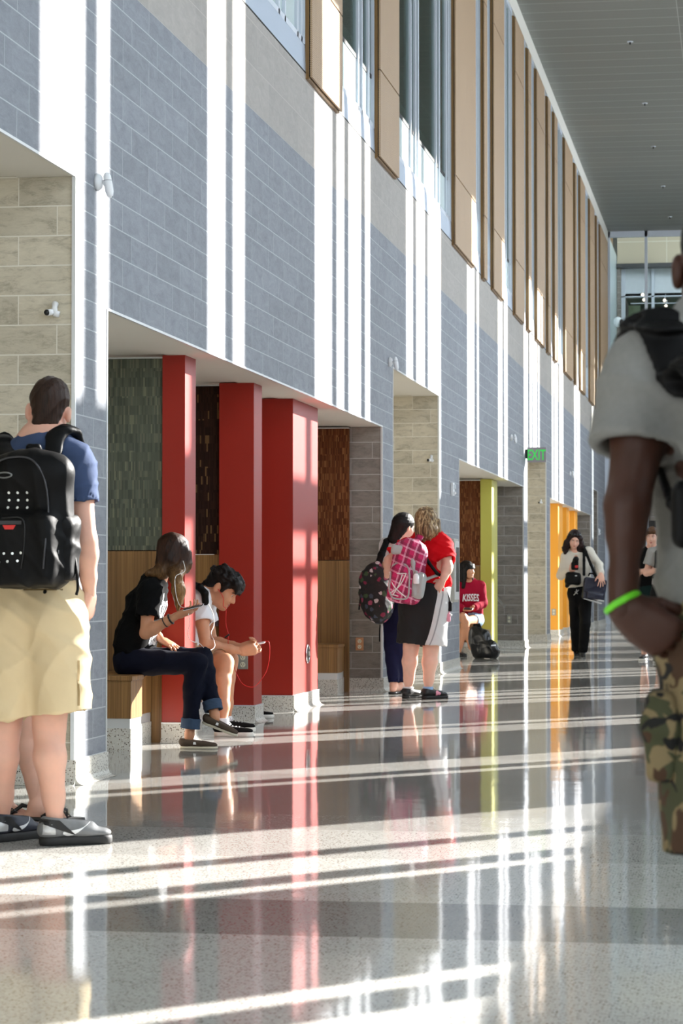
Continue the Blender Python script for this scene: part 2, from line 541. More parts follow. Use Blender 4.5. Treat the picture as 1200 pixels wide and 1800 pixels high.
# ---- wooden acoustic panels standing off the upper wall
pos_words = ['out of view']
def wood_panel(y0, y1, label):
    o = thing('acoustic_panel', label, 'wall panel', (PX_ - .05, (y0 + y1) / 2, 4.93), 'perforated wood panels between the upper windows')
    zs = [4.945, 5.755, 8.525, 9.33]
    MB().box(PX_ - .056, PX_ - .026, y0 + .004, y1 - .01, 4.93, 9.34).build('panel_core', M['oak'], o)
    for a, c in zip(zs[:-1], zs[1:]):
        MB().bbox(PX_ - .018, PX_, y0, y1, a, c - .014, .003).build('panel_sheet', M['perf'], o)
    MB().box(PX_ - .028, PX_ - .016, y0 + .012, y1 - .012, 4.95, 9.33).build('shadow_gap', M['dark'], o)
    return o
ordn = ['nearest', 'second', 'third', 'fourth', 'fifth', 'sixth', 'seventh', 'eighth', 'ninth', 'tenth', 'eleventh', 'twelfth', 'thirteenth', 'fourteenth', 'fifteenth', 'farthest']
vis = sorted(panels)
nv = 0
for (y0, y1) in vis:
    if y1 < 16:
        continue
    w = 'wide' if y1 - y0 > 1.2 else 'narrow'
    extra = {0: ' beside the silver sill', 1: ' between two glazed bays', 2: ' past the double mullions'}.get(nv, '')
    wood_panel(y0, y1, '%s perforated oak wall panel, %s of the upper row%s' % (w, ordn[nv], extra))
    nv += 1

# ---- right side of the corridor (never in frame): window wall whose slots let the sun in
XR, TA, TS = 2.9, .85, .62                               # plane, tan of the sun's azimuth from the corridor, drop per metre across it
SH = (XR - XW) / TA
up = [(11.8, 12.65), (12.88, 13.16), (15.64, 16.21), (16.44, 16.86), (19.67, 20.53), (20.75, 21.17), (21.39, 22.12), (22.34, 22.67), (25.11, 25.66), (25.89, 26.63), (26.86, 28.07), (30.72, 31.58), (31.86, 32.13), (34.62, 35.29), (35.5, 36.06), (38.69, 39.46), (39.73, 40.21), (40.32, 41.25), (41.39, 41.74), (44.32, 44.81), (44.99, 45.85), (46.13, 47.23), (50.2, 50.8), (51.0, 52.0), (56., 56.7)]
up = [(-9., -7.5), (-5., -3.6), (-1.2, 0.3), (2.6, 3.7), (6.3, 7.4), (7.6, 8.7)] + up
low = [(-9., -7.5), (-5., -3.6), (-1.2, .3), (1.3, 2.0), (2.45, 3.15), (3.45, 3.72), (6.2, 6.45), (6.67, 7.38), (7.55, 8.74), (11.4, 11.68), (11.9, 12.72), (15.38, 16.27), (16.43, 16.82)] + [u for u in up if u[0] > 19]
b = MB()
def wall_slots(b, sl, z0, z1):
    e = -14 + SH
    for a, c in sl:
        a += SH; c += SH
        b.box(XR, XR + .06, e, a, z0, z1); e = c
    b.box(XR, XR + .06, e, 72, z0, z1)
b.box(XR, XR + .1, -14, 72, 0, 2.2)
wall_slots(b, low, 2.2, 5.46)
b.box(XR, XR + .06, -14, 72, 5.06, 5.17)
b.box(XR, XR + .1, -14, 72, 5.46, 5.86)
wall_slots(b, up, 5.86, 9.66)
b.box(XR, XR + .1, -14, 72, 9.66, CZ)
struct(b.build('wall_right', plain('pale_mullion_paint', (205, 205, 200), .6)))

# ---- far end: glazed screen, rooms beyond it
YE = 62.9
b = MB()
for x in (-3.42, -1.8, -.2, 1.4):
    pass
def ex(x): return float(pY(x, 600, YE)[0])
def ez(y): return float(pY(1100, y, YE)[2])
xm = [ex(1069.5), ex(1135.5), ex(1201.5), ex(1267.5)]
b = MB()
for i, x in enumerate(xm):
    b.box(x - .035, x + .035, YE, YE + .12, 0, CZ)
b.box(XW, XR, YE, YE + .12, ez(416.5), CZ)
b.box(XW, XR, YE + .02, YE + .10, 4.86, 4.98)
wo = struct(b.build('window_end', M['white_metal']))
MB().box(XW, XR, YE + .05, YE + .06, 4.98, CZ - .1).build('window_pane', M['glass_clear'], wo)
# lower end wall of stone with a lit white post and a dark opening
b = MB().box(-3.3, XR, YE + .2, YE + .5, 0, 4.9)
struct(b.build('wall_end', M['tile_end']))
b = MB(); cove(b, -3.3, YE + .2, XR, YE + .2, 0, -1, .5, .05, .03)
struct(b.build('baseboard_end', M['base']))
b = MB().box(-3.36, -3.24, 61.2, 61.4, 0, 4.9)
struct(b.build('trim_6', M['white_metal']))
# black screen on the end wall
x0, z0 = pY(1131, 929, YE + .1)[[0, 2]]; x1, z1 = pY(1153.5, 915, YE + .1)[[0, 2]]
o = thing('wall_screen', 'black rectangular screen high on the grey end wall', 'screen', (x0, YE + .15, z0))
MB().bbox(x0, x1, YE + .10, YE + .16, z0, z1, .01).build('screen_body', M['black'], o)
MB().box((x0 + x1) / 2 - .1, (x0 + x1) / 2 + .1, YE + .155, YE + .20, z0 + .1, z1 - .1).build('wall_bracket', M['black'], o)

# rooms beyond the screen, upper storey
YB = 69.0
def bx(x, Y=YB): return float(pY(x, 600, Y)[0])
def bz(y, Y=YB): return float(pY(1100, y, Y)[2])
beige = plain('beige_wall_panels', (196, 186, 166), .7, var=.02)
t = NT('beige_panelled_wall'); v, x, y, z = t.pos()
l1 = t.math('LESS_THAN', t.math('ABSOLUTE', t.math('SUBTRACT', z, bz(428))), .012)
fx = t.math('LESS_THAN', t.math('FRACT', t.math('DIVIDE', x, 2.1)), .01)
cc = t.mix(t.math('MAXIMUM', l1, fx), srgb(204, 190, 164), srgb(226, 218, 200))
M['beige'] = t.out(cc, .7)
b = MB().box(bx(1086), 4, YB - .3, YB, bz(466), 11.5)
struct(b.build('wall_beyond_upper', M['beige']))
b = MB().box(-5, 4, YB - .6, YB - .2, bz(474.5), bz(468))
struct(b.build('beam_beyond', M['black']))
b = MB().box(bx(1086), bx(1092), YB - .4, YB + 3, 3, bz(474))
struct(b.build('wall_beyond_pier', M['tile_end']))
b = MB().box(bx(1070.5), bx(1085), 63.3, YB - .3, 3, bz(452))
struct(b.build('wall_beyond_left', plain('pale_blue_glass_wall', (206, 220, 224), .3)))
b = MB().prism([(64., bz(418)), (67.5, bz(418)), (67.5, bz(458)), (64., bz(430))], 0, bx(1070), bx(1082.5))
struct(b.build('panel_beyond', M['bamboo']))
b = MB().box(bx(1092), 4, YB + .1, YB + .25, bz(523), bz(470))
struct(b.build('wall_beyond_frosted', plain('frosted_upper_panes', (206, 212, 216), .4)))
b = MB()
for x in (1092, 1098, 1145, 1150, 1198): pass
b.box(bx(1091), bx(1099), YB - .05, YB + .1, 3, bz(474))
b.box(bx(1145), bx(1150), YB - .05, YB + .1, 3, bz(474))
b.box(bx(1092), 4, YB - .05, YB + .1, bz(523), bz(521))
struct(b.build('trim_7', M['white_metal']))
b = MB().box(bx(1096), 4, YB + 4, YB + 4.2, 2.5, bz(500, YB + 4)).box(4, 4.2, YB, YB + 4, 2.5, 8)
struct(b.build('wall_beyond_green', plain('dull_green_wall', (112, 130, 112), .8)))
b = MB().box(bx(1099), bx(1120), YB + 1.9, YB + 2.0, bz(581), bz(524))
struct(b.build('wall_beyond_pale_green', plain('pale_green_wall', (180, 206, 170), .8)))
b = MB().box(bx(1099), bx(1119), YB + 1.8, YB + 2.0, 3, bz(581))
struct(b.build('wall_beyond_low', plain('dark_grey_low_wall', (70, 72, 68), .8)))
b = MB().box(bx(1122), bx(1125), YB + 2.2, YB + 2.3, 3, bz(541)).box(bx(1122), bx(1133), YB + 2.2, YB + 2.3, bz(547), bz(545))
struct(b.build('door_frame_beyond', plain('pale_green_frame', (196, 214, 184), .6)))
b = MB().box(bx(1099), 4, YB + .1, YB + 4, bz(522), bz(522) + .1)
struct(b.build('ceiling_beyond', plain('green_grey_ceiling', (120, 136, 122), .8)))
b = MB().box(-5, 4, 63.1, YB + 5, 3.4, 3.5)
struct(b.build('floor_beyond', plain('upper_floor_slab', (120, 118, 112), .6)))
M['lamp'] = glow_mat('spot_lamp_face', (255, 236, 214), 2.5)
for i, (x, y, lab) in enumerate([(1129, 518, 'small white spotlight highest on the track beyond the end glass'), (1131.5, 527, 'small white spotlight just below the highest one, left of the mullion'), (1167.5, 528, 'small white spotlight on the right track, upper of the right pair'), (1170, 538, 'small white spotlight on the right track, lower of the right pair')]):
    p = pY(x, y, YB - 1.0)
    o = thing('track_spotlight', lab, 'spotlight', p, 'track spotlights beyond the end glass')
    MB().ball(p, .042, 0, 6).build('lamp_head', M['lamp'], o, True)
    MB().tube([p + np.array([.01, 0, .05]), p + np.array([.03, 0, .16])], .012, 6).build('lamp_stem', M['white_metal'], o)
p0 = pY(1108, 533.5, YB - 1.0); p1 = pY(1215, 532.5, YB - 1.0)
o = tag(MB().tube([p0, p1], .012, 6).build('light_track', M['white_metal']), 'thin pale lighting cable strung across the room beyond the end glass', 'light track')
p = pY(1086, 566, 66.0)
o = thing('wall_speaker', 'round white horn speaker on the dark pier beyond the end glass', 'speaker', p)
MB().ball(p, (.12, .07, .14), 0, 8).build('speaker_body', M['white'], o, True)
MB().ball(p + np.array([.09, -.06, .0]), (.05, .03, .07), 0, 6).build('speaker_cone', M['black'], o, True)

# little sprinkler heads on the ceiling
for i, (x, y) in enumerate([(1107, 73), (1133, 181), (1148, 257), (1165, 327), (1177, 381)]):
    p = pZ(x, y, CZ)
    o = thing('sprinkler_head', '%s small ceiling sprinkler in the row along the grey ceiling' % ['nearest', 'second nearest', 'third nearest', 'fourth nearest', 'farthest'][i], 'sprinkler', p, 'ceiling sprinklers')
    MB().tube([p, p - np.array([0, 0, .012])], [.05, .05], 12).build('escutcheon', M['white_metal'], o)
    MB().tube([p, p - np.array([0, 0, .05])], [.018, .01], 8).build('nozzle', M['dark'], o)

# ================================================================ ALCOVE FITTINGS
def pillar(name, label, mat, x0, x1, y0, y1, ztop):
    o = thing(name, label, 'pillar', ((x0 + x1) / 2, (y0 + y1) / 2, 0))
    MB().bbox(x0, x1, y0, y1, .128, ztop - .002, .004).build('shaft', mat, o)
    b = MB()
    cove(b, x1, y0 - .010, x1, y1 + .010, 1, 0); cove(b, x0, y0, x1 + .0105, y0, 0, -1); cove(b, x0, y1, x1 + .0105, y1, 0, 1)
    b.box(x0, x1, y0, y1, 0, .126)
    b.build('terrazzo_base', M['base'], o)
    MB().box(x0, x1 + .014, y0 - .014, y1 + .014, .122, .130).build('edge_strip', M['trim'], o)
    return o
XP = -3.54
pillar('red_pillar', 'bright red pillar behind the seated young woman, nearest of the red three', M['red'], -3.69, XP, 15.78, 16.10, SOF)
pillar('red_pillar', 'bright red pillar carrying the socket plate, middle of the red three', M['red'], -3.80, XP, 18.07, 18.38, SOF)
pillar('red_pillar', 'widest bright red pillar with the round black cable port on its side', M['red'], -3.80, XP, 19.68, 20.85, SOF)
pillar('olive_pillar', 'pale olive green pillar beside the seated girl in red', M['olive'], -3.70, XP, 35.5, 36.32, 2.475)
pillar('orange_pillar', 'orange pillar with pale lit side, nearest and widest of the orange ones', M['orange'], -3.72, -3.44, 46.9, 48.05, SOF)
pillar('orange_pillar', 'narrow orange pillar, second along in the farthest alcove', M['orange'], -3.62, -3.46, 49.4, 50.1, SOF)
pillar('orange_pillar', 'orange pillar standing last before the dark stone end of the farthest alcove', M['orange'], -3.70, -3.46, 51.8, 52.6, SOF)

def partition(name, label, carpet, y, x0, x1, zj=1.226, zt=SOF, wood=True):
    """fixed divider panel across an alcove: carpet above, bamboo below"""
    o = thing(name, label, 'wall panel', ((x0 + x1) / 2, y, 0))
    MB().bbox(x0, x1, y, y + .05, zj + .004, zt - .022, .002).build('carpet_face', carpet, o)
    MB().bbox(x0, x1, y + .002, y + .05, .0, zj - .002, .002).build('wood_face', M['bamboo'], o)
    MB().box(x0, x1, y - .012, y + .05, zt - .022, zt - .012).build('top_rail', M['trim'], o)
    return o
partition('divider_panel', 'green grey ribbed carpet panel over bamboo behind the first bench', M['carpet_green'], 15.80, -4.95, -3.692)
partition('divider_panel', 'dark brown ribbed carpet panel over bamboo behind the seated young man', M['carpet_brown'], 18.10, -4.95, -3.802)
partition('divider_panel', 'rust brown ribbed carpet panel over bamboo right of the widest red pillar', M['carpet_rust'], 23.33, -4.95, -3.667)
partition('divider_panel', 'rust brown carpet panel over bamboo behind the seated girl in red', M['carpet_rust'], 35.52, -4.95, -3.702, 1.25, 2.475)
partition('divider_panel', 'dark brown carpet panel beside the farthest orange pillar', M['carpet_brown'], 51.82, -4.95, -3.702)

def bench(label, y0, y1, xr, rec=.06):
    o = thing('wooden_bench', label, 'bench', (xr - .4, (y0 + y1) / 2, 0))
    ym = y0 + .29
    MB().bbox(-4.95, xr + .012, y0 - .012, ym, .425, .455, .005).bbox(-4.95, xr - rec + .01, ym, y1, .425, .455, .005).build('seat_top', M['bamboo'], o)
    MB().box(-4.95, xr, y0, ym, .195, .425).box(-4.95, xr - rec, ym, y1, .195, .425).build('bench_body', M['bamboo'], o)
    MB().box(-4.95, xr - .006, y0 + .006, ym, .135, .195).box(-4.95, xr - rec - .006, ym, y1, .135, .195).build('kick_strip', M['trim'], o)
    MB().box(-4.95, xr, y0, ym, .0, .135).box(-4.95, xr - rec, ym, y1, .0, .135).build('terrazzo_base', M['base'], o)
    return o
bench('bamboo bench with the young woman in black sitting on it', 15.0, 15.79, -3.70)
bench('bamboo bench behind the nearest red pillar under the young man', 16.85, 18.08, -3.72)
bench('bamboo bench between the widest red pillar and the brown stone', 22.75, 23.32, -3.68, .03)
bench('bamboo bench beneath the seated girl in red', 34.5, 35.50, -3.66)

b = MB().box(-8.4, 3.0, -14.2, -14, 0, CZ)  # unseen wall added to close the rear and stop sky light from behind
struct(b.build('wall_rear_light_block', plain('rear_light_block_grey', (150, 146, 140), .8)))

b = MB().box(-6.5, 5.5, 63.2, YB + 5.2, 11.5, 11.6).box(-6.5, 5.5, YB + 5, YB + 5.2, 0, 11.5).box(-6.6, -6.4, 63.2, YB + 5, 0, 11.5)  # roof and walls added to keep open sky light off the rooms beyond
struct(b.build('wall_beyond_sky_block', plain('sky_block_shell', (170, 168, 160), .8)))

# ================================================================ SOFT SHAPES: distance fields meshed into one surface
A = lambda *v: np.array(v, dtype=float)
def unit(v):
    v = np.asarray(v, float); return v / (np.linalg.norm(v) + 1e-12)
def lerp(a, b, t): return np.asarray(a) * (1 - t) + np.asarray(b) * t


class Field:
    def __init__(s, res=.007): s.ops, s.res = [], res

    def cap(s, a, b, ra, rb=None, k=.02, fl=None, flat=False, op='u'):
        a, b = A(*a), A(*b); rb = ra if rb is None else rb
        r = max(ra, rb) * 1.02
        s.ops.append(('cap', op, k, np.minimum(a, b) - r, np.maximum(a, b) + r, (a, b, ra, rb, fl, flat))); return s

    def chain(s, pts, rs, k=.02, fl=None, op='u'):
        for i in range(len(pts) - 1): s.cap(pts[i], pts[i + 1], rs[i], rs[i + 1], k, fl, False, op)
        return s

    def ell(s, c, r, rot=None, k=.02, op='u'):
        c = A(*c); r = A(*r); m = r.max() if rot is not None else r
        s.ops.append(('ell', op, k, c - m, c + m, (c, r, rot))); return s

    def box(s, c, h, rot=None, rad=.01, k=.01, op='u'):
        c = A(*c); h = A(*h); m = np.linalg.norm(h) if rot is not None else h
        s.ops.append(('box', op, k, c - m, c + m, (c, h, rot, rad))); return s

    def cut(s, p, n):
        s.ops.append(('cut', 'c', 0, None, None, (A(*p), unit(n)))); return s

    def mesh(s, smooth=1):
        res = s.res
        us = [o for o in s.ops if o[1] == 'u']
        lo = np.min([o[3] for o in us], 0) - 3 * res; hi = np.max([o[4] for o in us], 0) + 3 * res
        n = np.ceil((hi - lo) / res).astype(int) + 1
        ax = [(lo[i] + res * np.arange(n[i])).astype(np.float32) for i in range(3)]
        f = np.full(n, .5, np.float32)
        for typ, op, k, l, h, p in s.ops:
            if typ == 'cut':
                d = ((ax[0] - p[0][0]) * p[1][0])[:, None, None] + ((ax[1] - p[0][1]) * p[1][1])[None, :, None] + ((ax[2] - p[0][2]) * p[1][2])[None, None, :]
                np.maximum(f, d, out=f); continue
            pad = k + 3 * res
            i0 = np.clip(np.floor((l - pad - lo) / res).astype(int), 0, n); i1 = np.clip(np.ceil((h + pad - lo) / res).astype(int) + 1, 0, n)
            if (i1 <= i0).any(): continue
            sl = tuple(slice(a, b) for a, b in zip(i0, i1))
            X = ax[0][sl[0]][:, None, None]; Y = ax[1][sl[1]][None, :, None]; Z = ax[2][sl[2]][None, None, :]
            if typ == 'cap':
                a, b, ra, rb, fl, flat = p; ba = b - a; L2 = max(float(ba @ ba), 1e-9)
                dx, dy, dz = X - a[0], Y - a[1], Z - a[2]
                t = (dx * ba[0] + dy * ba[1] + dz * ba[2]) / L2
                tc = np.clip(t, 0, 1)
                qx, qy, qz = dx - tc * ba[0], dy - tc * ba[1], dz - tc * ba[2]
                if flat: qx, qy, qz = dx - t * ba[0], dy - t * ba[1], dz - t * ba[2]
                if fl is not None:
                    w, q = fl; c = (qx * w[0] + qy * w[1] + qz * w[2]) * (1 / q - 1)
                    qx, qy, qz = qx + w[0] * c, qy + w[1] * c, qz + w[2] * c
                d = np.sqrt(qx * qx + qy * qy + qz * qz) - (ra + (rb - ra) * tc)
                if flat: d = np.maximum(d, (np.abs(t - .5) - .5) * math.sqrt(L2))
            elif typ == 'ell':
                c, r, R = p; dx, dy, dz = X - c[0], Y - c[1], Z - c[2]
                if R is not None: dx, dy, dz = (R[i][0] * dx + R[i][1] * dy + R[i][2] * dz for i in range(3))
                k0 = np.sqrt((dx / r[0]) ** 2 + (dy / r[1]) ** 2 + (dz / r[2]) ** 2)
                k1 = np.sqrt((dx / r[0] ** 2) ** 2 + (dy / r[1] ** 2) ** 2 + (dz / r[2] ** 2) ** 2) + 1e-6
                d = k0 * (k0 - 1) / k1
            else:
                c, hh, R, rad = p; dx, dy, dz = X - c[0], Y - c[1], Z - c[2]
                if R is not None: dx, dy, dz = (R[i][0] * dx + R[i][1] * dy + R[i][2] * dz for i in range(3))
                qx, qy, qz = np.abs(dx) - hh[0] + rad, np.abs(dy) - hh[1] + rad, np.abs(dz) - hh[2] + rad
                d = np.sqrt(np.maximum(qx, 0) ** 2 + np.maximum(qy, 0) ** 2 + np.maximum(qz, 0) ** 2) + np.minimum(np.maximum(qx, np.maximum(qy, qz)), 0) - rad
            g = f[sl]; d = d.astype(np.float32)
            if op == 'u':
                hk = np.maximum(k - np.abs(g - d), 0) / max(k, 1e-6); f[sl] = np.minimum(g, d) - hk * hk * k * .25
            elif op == 's':
                e = -d; hk = np.maximum(k - np.abs(g - e), 0) / max(k, 1e-6); f[sl] = np.maximum(g, e) + hk * hk * k * .25
            else:
                f[sl] = np.maximum(g, d)
        ins = f < 0
        c8 = sum(ins[a:n[0] - 1 + a, b:n[1] - 1 + b, c:n[2] - 1 + c].astype(np.int8) for a in (0, 1) for b in (0, 1) for c in (0, 1))
        act = (c8 > 0) & (c8 < 8)
        idx = np.argwhere(act)
        vid = np.full(act.shape, -1, np.int32); vid[act] = np.arange(len(idx))
        acc = np.zeros((len(idx), 3)); cnt = np.zeros(len(idx))
        corners = [(a, b, c) for a in (0, 1) for b in (0, 1) for c in (0, 1)]
        vals = {c: f[idx[:, 0] + c[0], idx[:, 1] + c[1], idx[:, 2] + c[2]] for c in corners}
        for c in corners:
            for axx in range(3):
                if c[axx] == 0:
                    e = list(c); e[axx] = 1; e = tuple(e)
                    va, vb = vals[c], vals[e]; m = (va < 0) != (vb < 0)
                    t = np.where(m, va / np.where(m, va - vb, 1), 0)
                    pt = np.tile(np.array(c, float), (len(idx), 1)); pt[:, axx] += t
                    acc[m] += pt[m]; cnt[m] += 1
        vs = lo + res * (idx + acc / np.maximum(cnt, 1)[:, None])
        fs = []
        for axx in range(3):
            o1, o2 = [(1, 2), (2, 0), (0, 1)][axx]
            A0 = [slice(1, -1)] * 3; A0[axx] = slice(0, -1); A1 = list(A0); A1[axx] = slice(1, None)
            s0, s1 = ins[tuple(A0)], ins[tuple(A1)]
            for flip, msk in ((False, s0 & ~s1), (True, ~s0 & s1)):
                w = np.argwhere(msk)
                if not len(w): continue
                base = w + 1; base[:, axx] -= 1
                q = []
                for da, db in ((-1, -1), (0, -1), (0, 0), (-1, 0)):
                    cc = base.copy(); cc[:, o1] += da; cc[:, o2] += db
                    q.append(vid[cc[:, 0], cc[:, 1], cc[:, 2]])
                q = np.stack(q, 1)
                q = q[(q >= 0).all(1)]
                fs.append(q[:, ::-1] if flip else q)
        fs = np.concatenate(fs) if fs else np.zeros((0, 4), int)
        for _ in range(smooth):
            sm = np.zeros_like(vs); ct = np.zeros(len(vs))
            for i in range(4):
                a, b = fs[:, i], fs[:, (i + 1) % 4]
                np.add.at(sm, a, vs[b]); np.add.at(ct, a, 1); np.add.at(sm, b, vs[a]); np.add.at(ct, b, 1)
            vs = vs * .5 + .5 * sm / np.maximum(ct, 1)[:, None]
        return vs, fs


def vnormals(vs, fs):
    n = np.cross(vs[fs[:, 2]] - vs[fs[:, 0]], vs[fs[:, 3]] - vs[fs[:, 1]])
    o = np.zeros_like(vs)
    for i in range(4): np.add.at(o, fs[:, i], n)
    return o / (np.linalg.norm(o, axis=1)[:, None] + 1e-12)


def folds(vs, fs, amp, seed, freq=30., dirs=None):
    """cloth folds: bands of warped waves pushed along the surface normal"""
    r = np.random.RandomState(seed); n = vnormals(vs, fs); p = vs - vs.mean(0)
    h = np.zeros(len(vs))
    for i in range(6):
        d = unit(r.normal(size=3) * A(1, 1, .9)) if dirs is None else unit(A(*dirs[i % len(dirs)]) + r.normal(size=3) * .25)
        w = freq * r.uniform(.5, 1.7)
        q = p + .035 * np.sin(p[:, [1, 2, 0]] * r.uniform(9, 16) + r.uniform(0, 6, 3))
        m = .5 + .5 * np.sin(p @ unit(r.normal(size=3)) * 11 + r.uniform(0, 6))
        a = np.sin(q @ d * w + r.uniform(0, 6)); h += m * (1 - np.abs(a)) ** 2 * r.uniform(.5, 1)
    return vs + n * ((h - h.mean()) * amp)[:, None]


def surf(name, fields, mats, parent, amp=0., seed=0, freq=30., dirs=None, smooth=1, extra=None):
    if not isinstance(fields, list): fields = [fields]
    V, Q, n = [], [], 0
    for F in fields:
        v, q = F.mesh(smooth)
        if amp: v = folds(v, q, amp, seed, freq, dirs)
        V.append(v); Q.append(q + n); n += len(v)
    v = np.concatenate(V); q = np.concatenate(Q)
    me = bpy.data.meshes.new(name)
    me.vertices.add(len(v)); me.vertices.foreach_set('co', v.astype(np.float32).ravel())
    me.loops.add(len(q) * 4); me.loops.foreach_set('vertex_index', q.astype(np.int32).ravel())
    me.polygons.add(len(q)); me.polygons.foreach_set('loop_start', np.arange(0, 4 * len(q), 4, dtype=np.int32))
    me.update(calc_edges=True); me.validate()
    return fin(name, me, mats, parent, True)


# ---------------------------------------------------------------- cloth, skin and hair
def fabric(name, rgb, rough=.85, var=.08, scale=14, weave=True, sheen=.0):
    t = NT(name); v, x, y, z = t.pos()
    n = t.noise(v, scale, 4)
    f = t.math('MULTIPLY_ADD', n, 2 * var, 1 - var)
    col = t.mix(1., srgb(*rgb), t.vec(f, f, f), 'MULTIPLY')
    h = t.math('ADD', t.noise(v, 900, 1), t.math('MULTIPLY', t.noise(v, 60, 3), 1.5))
    return t.out(col, rough, 0, .15, h, .25, .0015, 0, sheen)


def skin_mat(name, rgb, red=.06):
    t = NT(name); v, x, y, z = t.pos()
    n = t.noise(v, 18, 4); n2 = t.noise(v, 220, 2)
    col = t.mix(n, srgb(*[c * .93 for c in rgb]), srgb(min(255, rgb[0] * 1.05), rgb[1] * .99, rgb[2] * .97))
    t.out(col, .48, 0, .35, n2, .12, .001)
    t.b.inputs['Subsurface Weight'].default_value = .08
    t.b.inputs['Subsurface Radius'].default_value = (.6, .25, .15); t.b.inputs['Subsurface Scale'].default_value = .012
    return t.m


def hair_mat(name, dark, light, sx=160.):
    t = NT(name); v, x, y, z = t.pos()
    n = t.noise(t.scalev(v, (sx, sx, 9.)), 1., 4, .6)
    n2 = t.noise(t.scalev(v, (22., 22., 3.)), 1., 3)
    k = t.math('ADD', t.math('MULTIPLY', n, .6), t.math('MULTIPLY', n2, .4))
    col = t.ramp(k, [(.34, srgb(*dark)), (.66, srgb(*light))])
    return t.out(col, .48, 0, .22, n, .5, .004)


SK = {'fair': skin_mat('fair_skin', (222, 178, 158)), 'tan': skin_mat('tanned_skin', (204, 150, 116)), 'pale': skin_mat('pale_skin', (232, 190, 170)), 'dark': skin_mat('deep_brown_skin', (70, 43, 32))}
EYE_W = plain('eye_white', (228, 224, 218), .2, var=.0); EYE_D = plain('iris_dark', (40, 28, 22), .15, var=.0); LIP = plain('lip_skin', (176, 92, 84), .4, var=.02)
BROW = plain('eyebrow_hair', (46, 34, 28), .7)


def frame(f, u):
    """rows: right, forward, up of a head looking along f"""
    f = unit(f); r = unit(np.cross(f, u)); return np.array([r, f, np.cross(r, f)])


def head(F, c, R, s=1., ears=True, fem=False):
    P = lambda x, y, z: A(*c) + s * (R[0] * x + R[1] * y + R[2] * z)
    E = lambda p, r, k=.02, op='u': F.ell(P(*p), [a * s for a in r], R, k * s, op)
    E((0, -.015, .036), (.074, .095, .086))
    E((0, .034, -.03), (.060, .058, .080), .04)
    E((0, .046, -.082), (.040 if fem else .046, .043, .034), .035)
    E((0, .078, -.100), (.017, .016, .015), .03)
    F.cap(P(-.034, .080, .020), P(.034, .080, .020), .012 * s, None, .02 * s)
    for q in (-1, 1):
        E((q * .038, .062, -.034), (.026, .028, .026), .03)
        E((q * .032, .102, -.002), (.019, .017, .0115), .014, 's')
        E((q * .031, .080, -.002), (.0125, .012, .0115), .004)
        if ears:
            E((q * .082, -.010, -.010), (.013, .020, .034), .008); E((q * .093, .002, -.012), (.007, .010, .018), .006, 's')
    F.cap(P(0, .090, .006), P(0, .110, -.034), .0075 * s, .0125 * s, .014 * s)
    for q in (-1, 1): E((q * .0115, .100, -.040), (.0085, .009, .008), .008)
    E((0, .104, -.052), (.006, .01, .004), .006, 's')
    F.cap(P(-.017, .090, -.0635), P(.017, .090, -.0635), .0055 * s, None, .008 * s)
    F.cap(P(-.015, .089, -.0735), P(.015, .089, -.0735), .0065 * s, None, .008 * s)
    F.cap(P(-.022, .094, -.0685), P(.022, .094, -.0685), .0022 * s, None, .004 * s, op='s')
    E((0, .088, -.085), (.014, .008, .005), .008, 's')
    return P


def face_bits(parent, c, R, s=1., lips=True, brow=BROW):
    P = lambda x, y, z: A(*c) + s * (R[0] * x + R[1] * y + R[2] * z)
    for q in (-1, 1):
        e = MB().ball(P(q * .031, .0820, -.002), .0098 * s, 0, 6).build('eye', EYE_W, parent, True)
        MB().ball(P(q * .031, .0885, -.002), (.0046 * s,) * 3, 0, 5).build('iris', EYE_D, e, True)
        MB().tube([P(q * .014, .096, .016), P(q * .032, .097, .021), P(q * .050, .083, .015)], [.003 * s, .0036 * s, .002 * s], 6).build('eyebrow', brow, parent, True)
    if lips:
        MB().tube([P(-.022, .088, -.0685), P(-.008, .0965, -.064), P(0, .0965, -.066), P(.008, .0965, -.064), P(.022, .088, -.0685)], [.001 * s, .0042 * s, .0042 * s, .0042 * s, .001 * s], 6).tube([P(-.021, .088, -.0695), P(0, .0955, -.0745), P(.021, .088, -.0695)], [.001 * s, .0055 * s, .001 * s], 6).build('lips', LIP, parent, True)


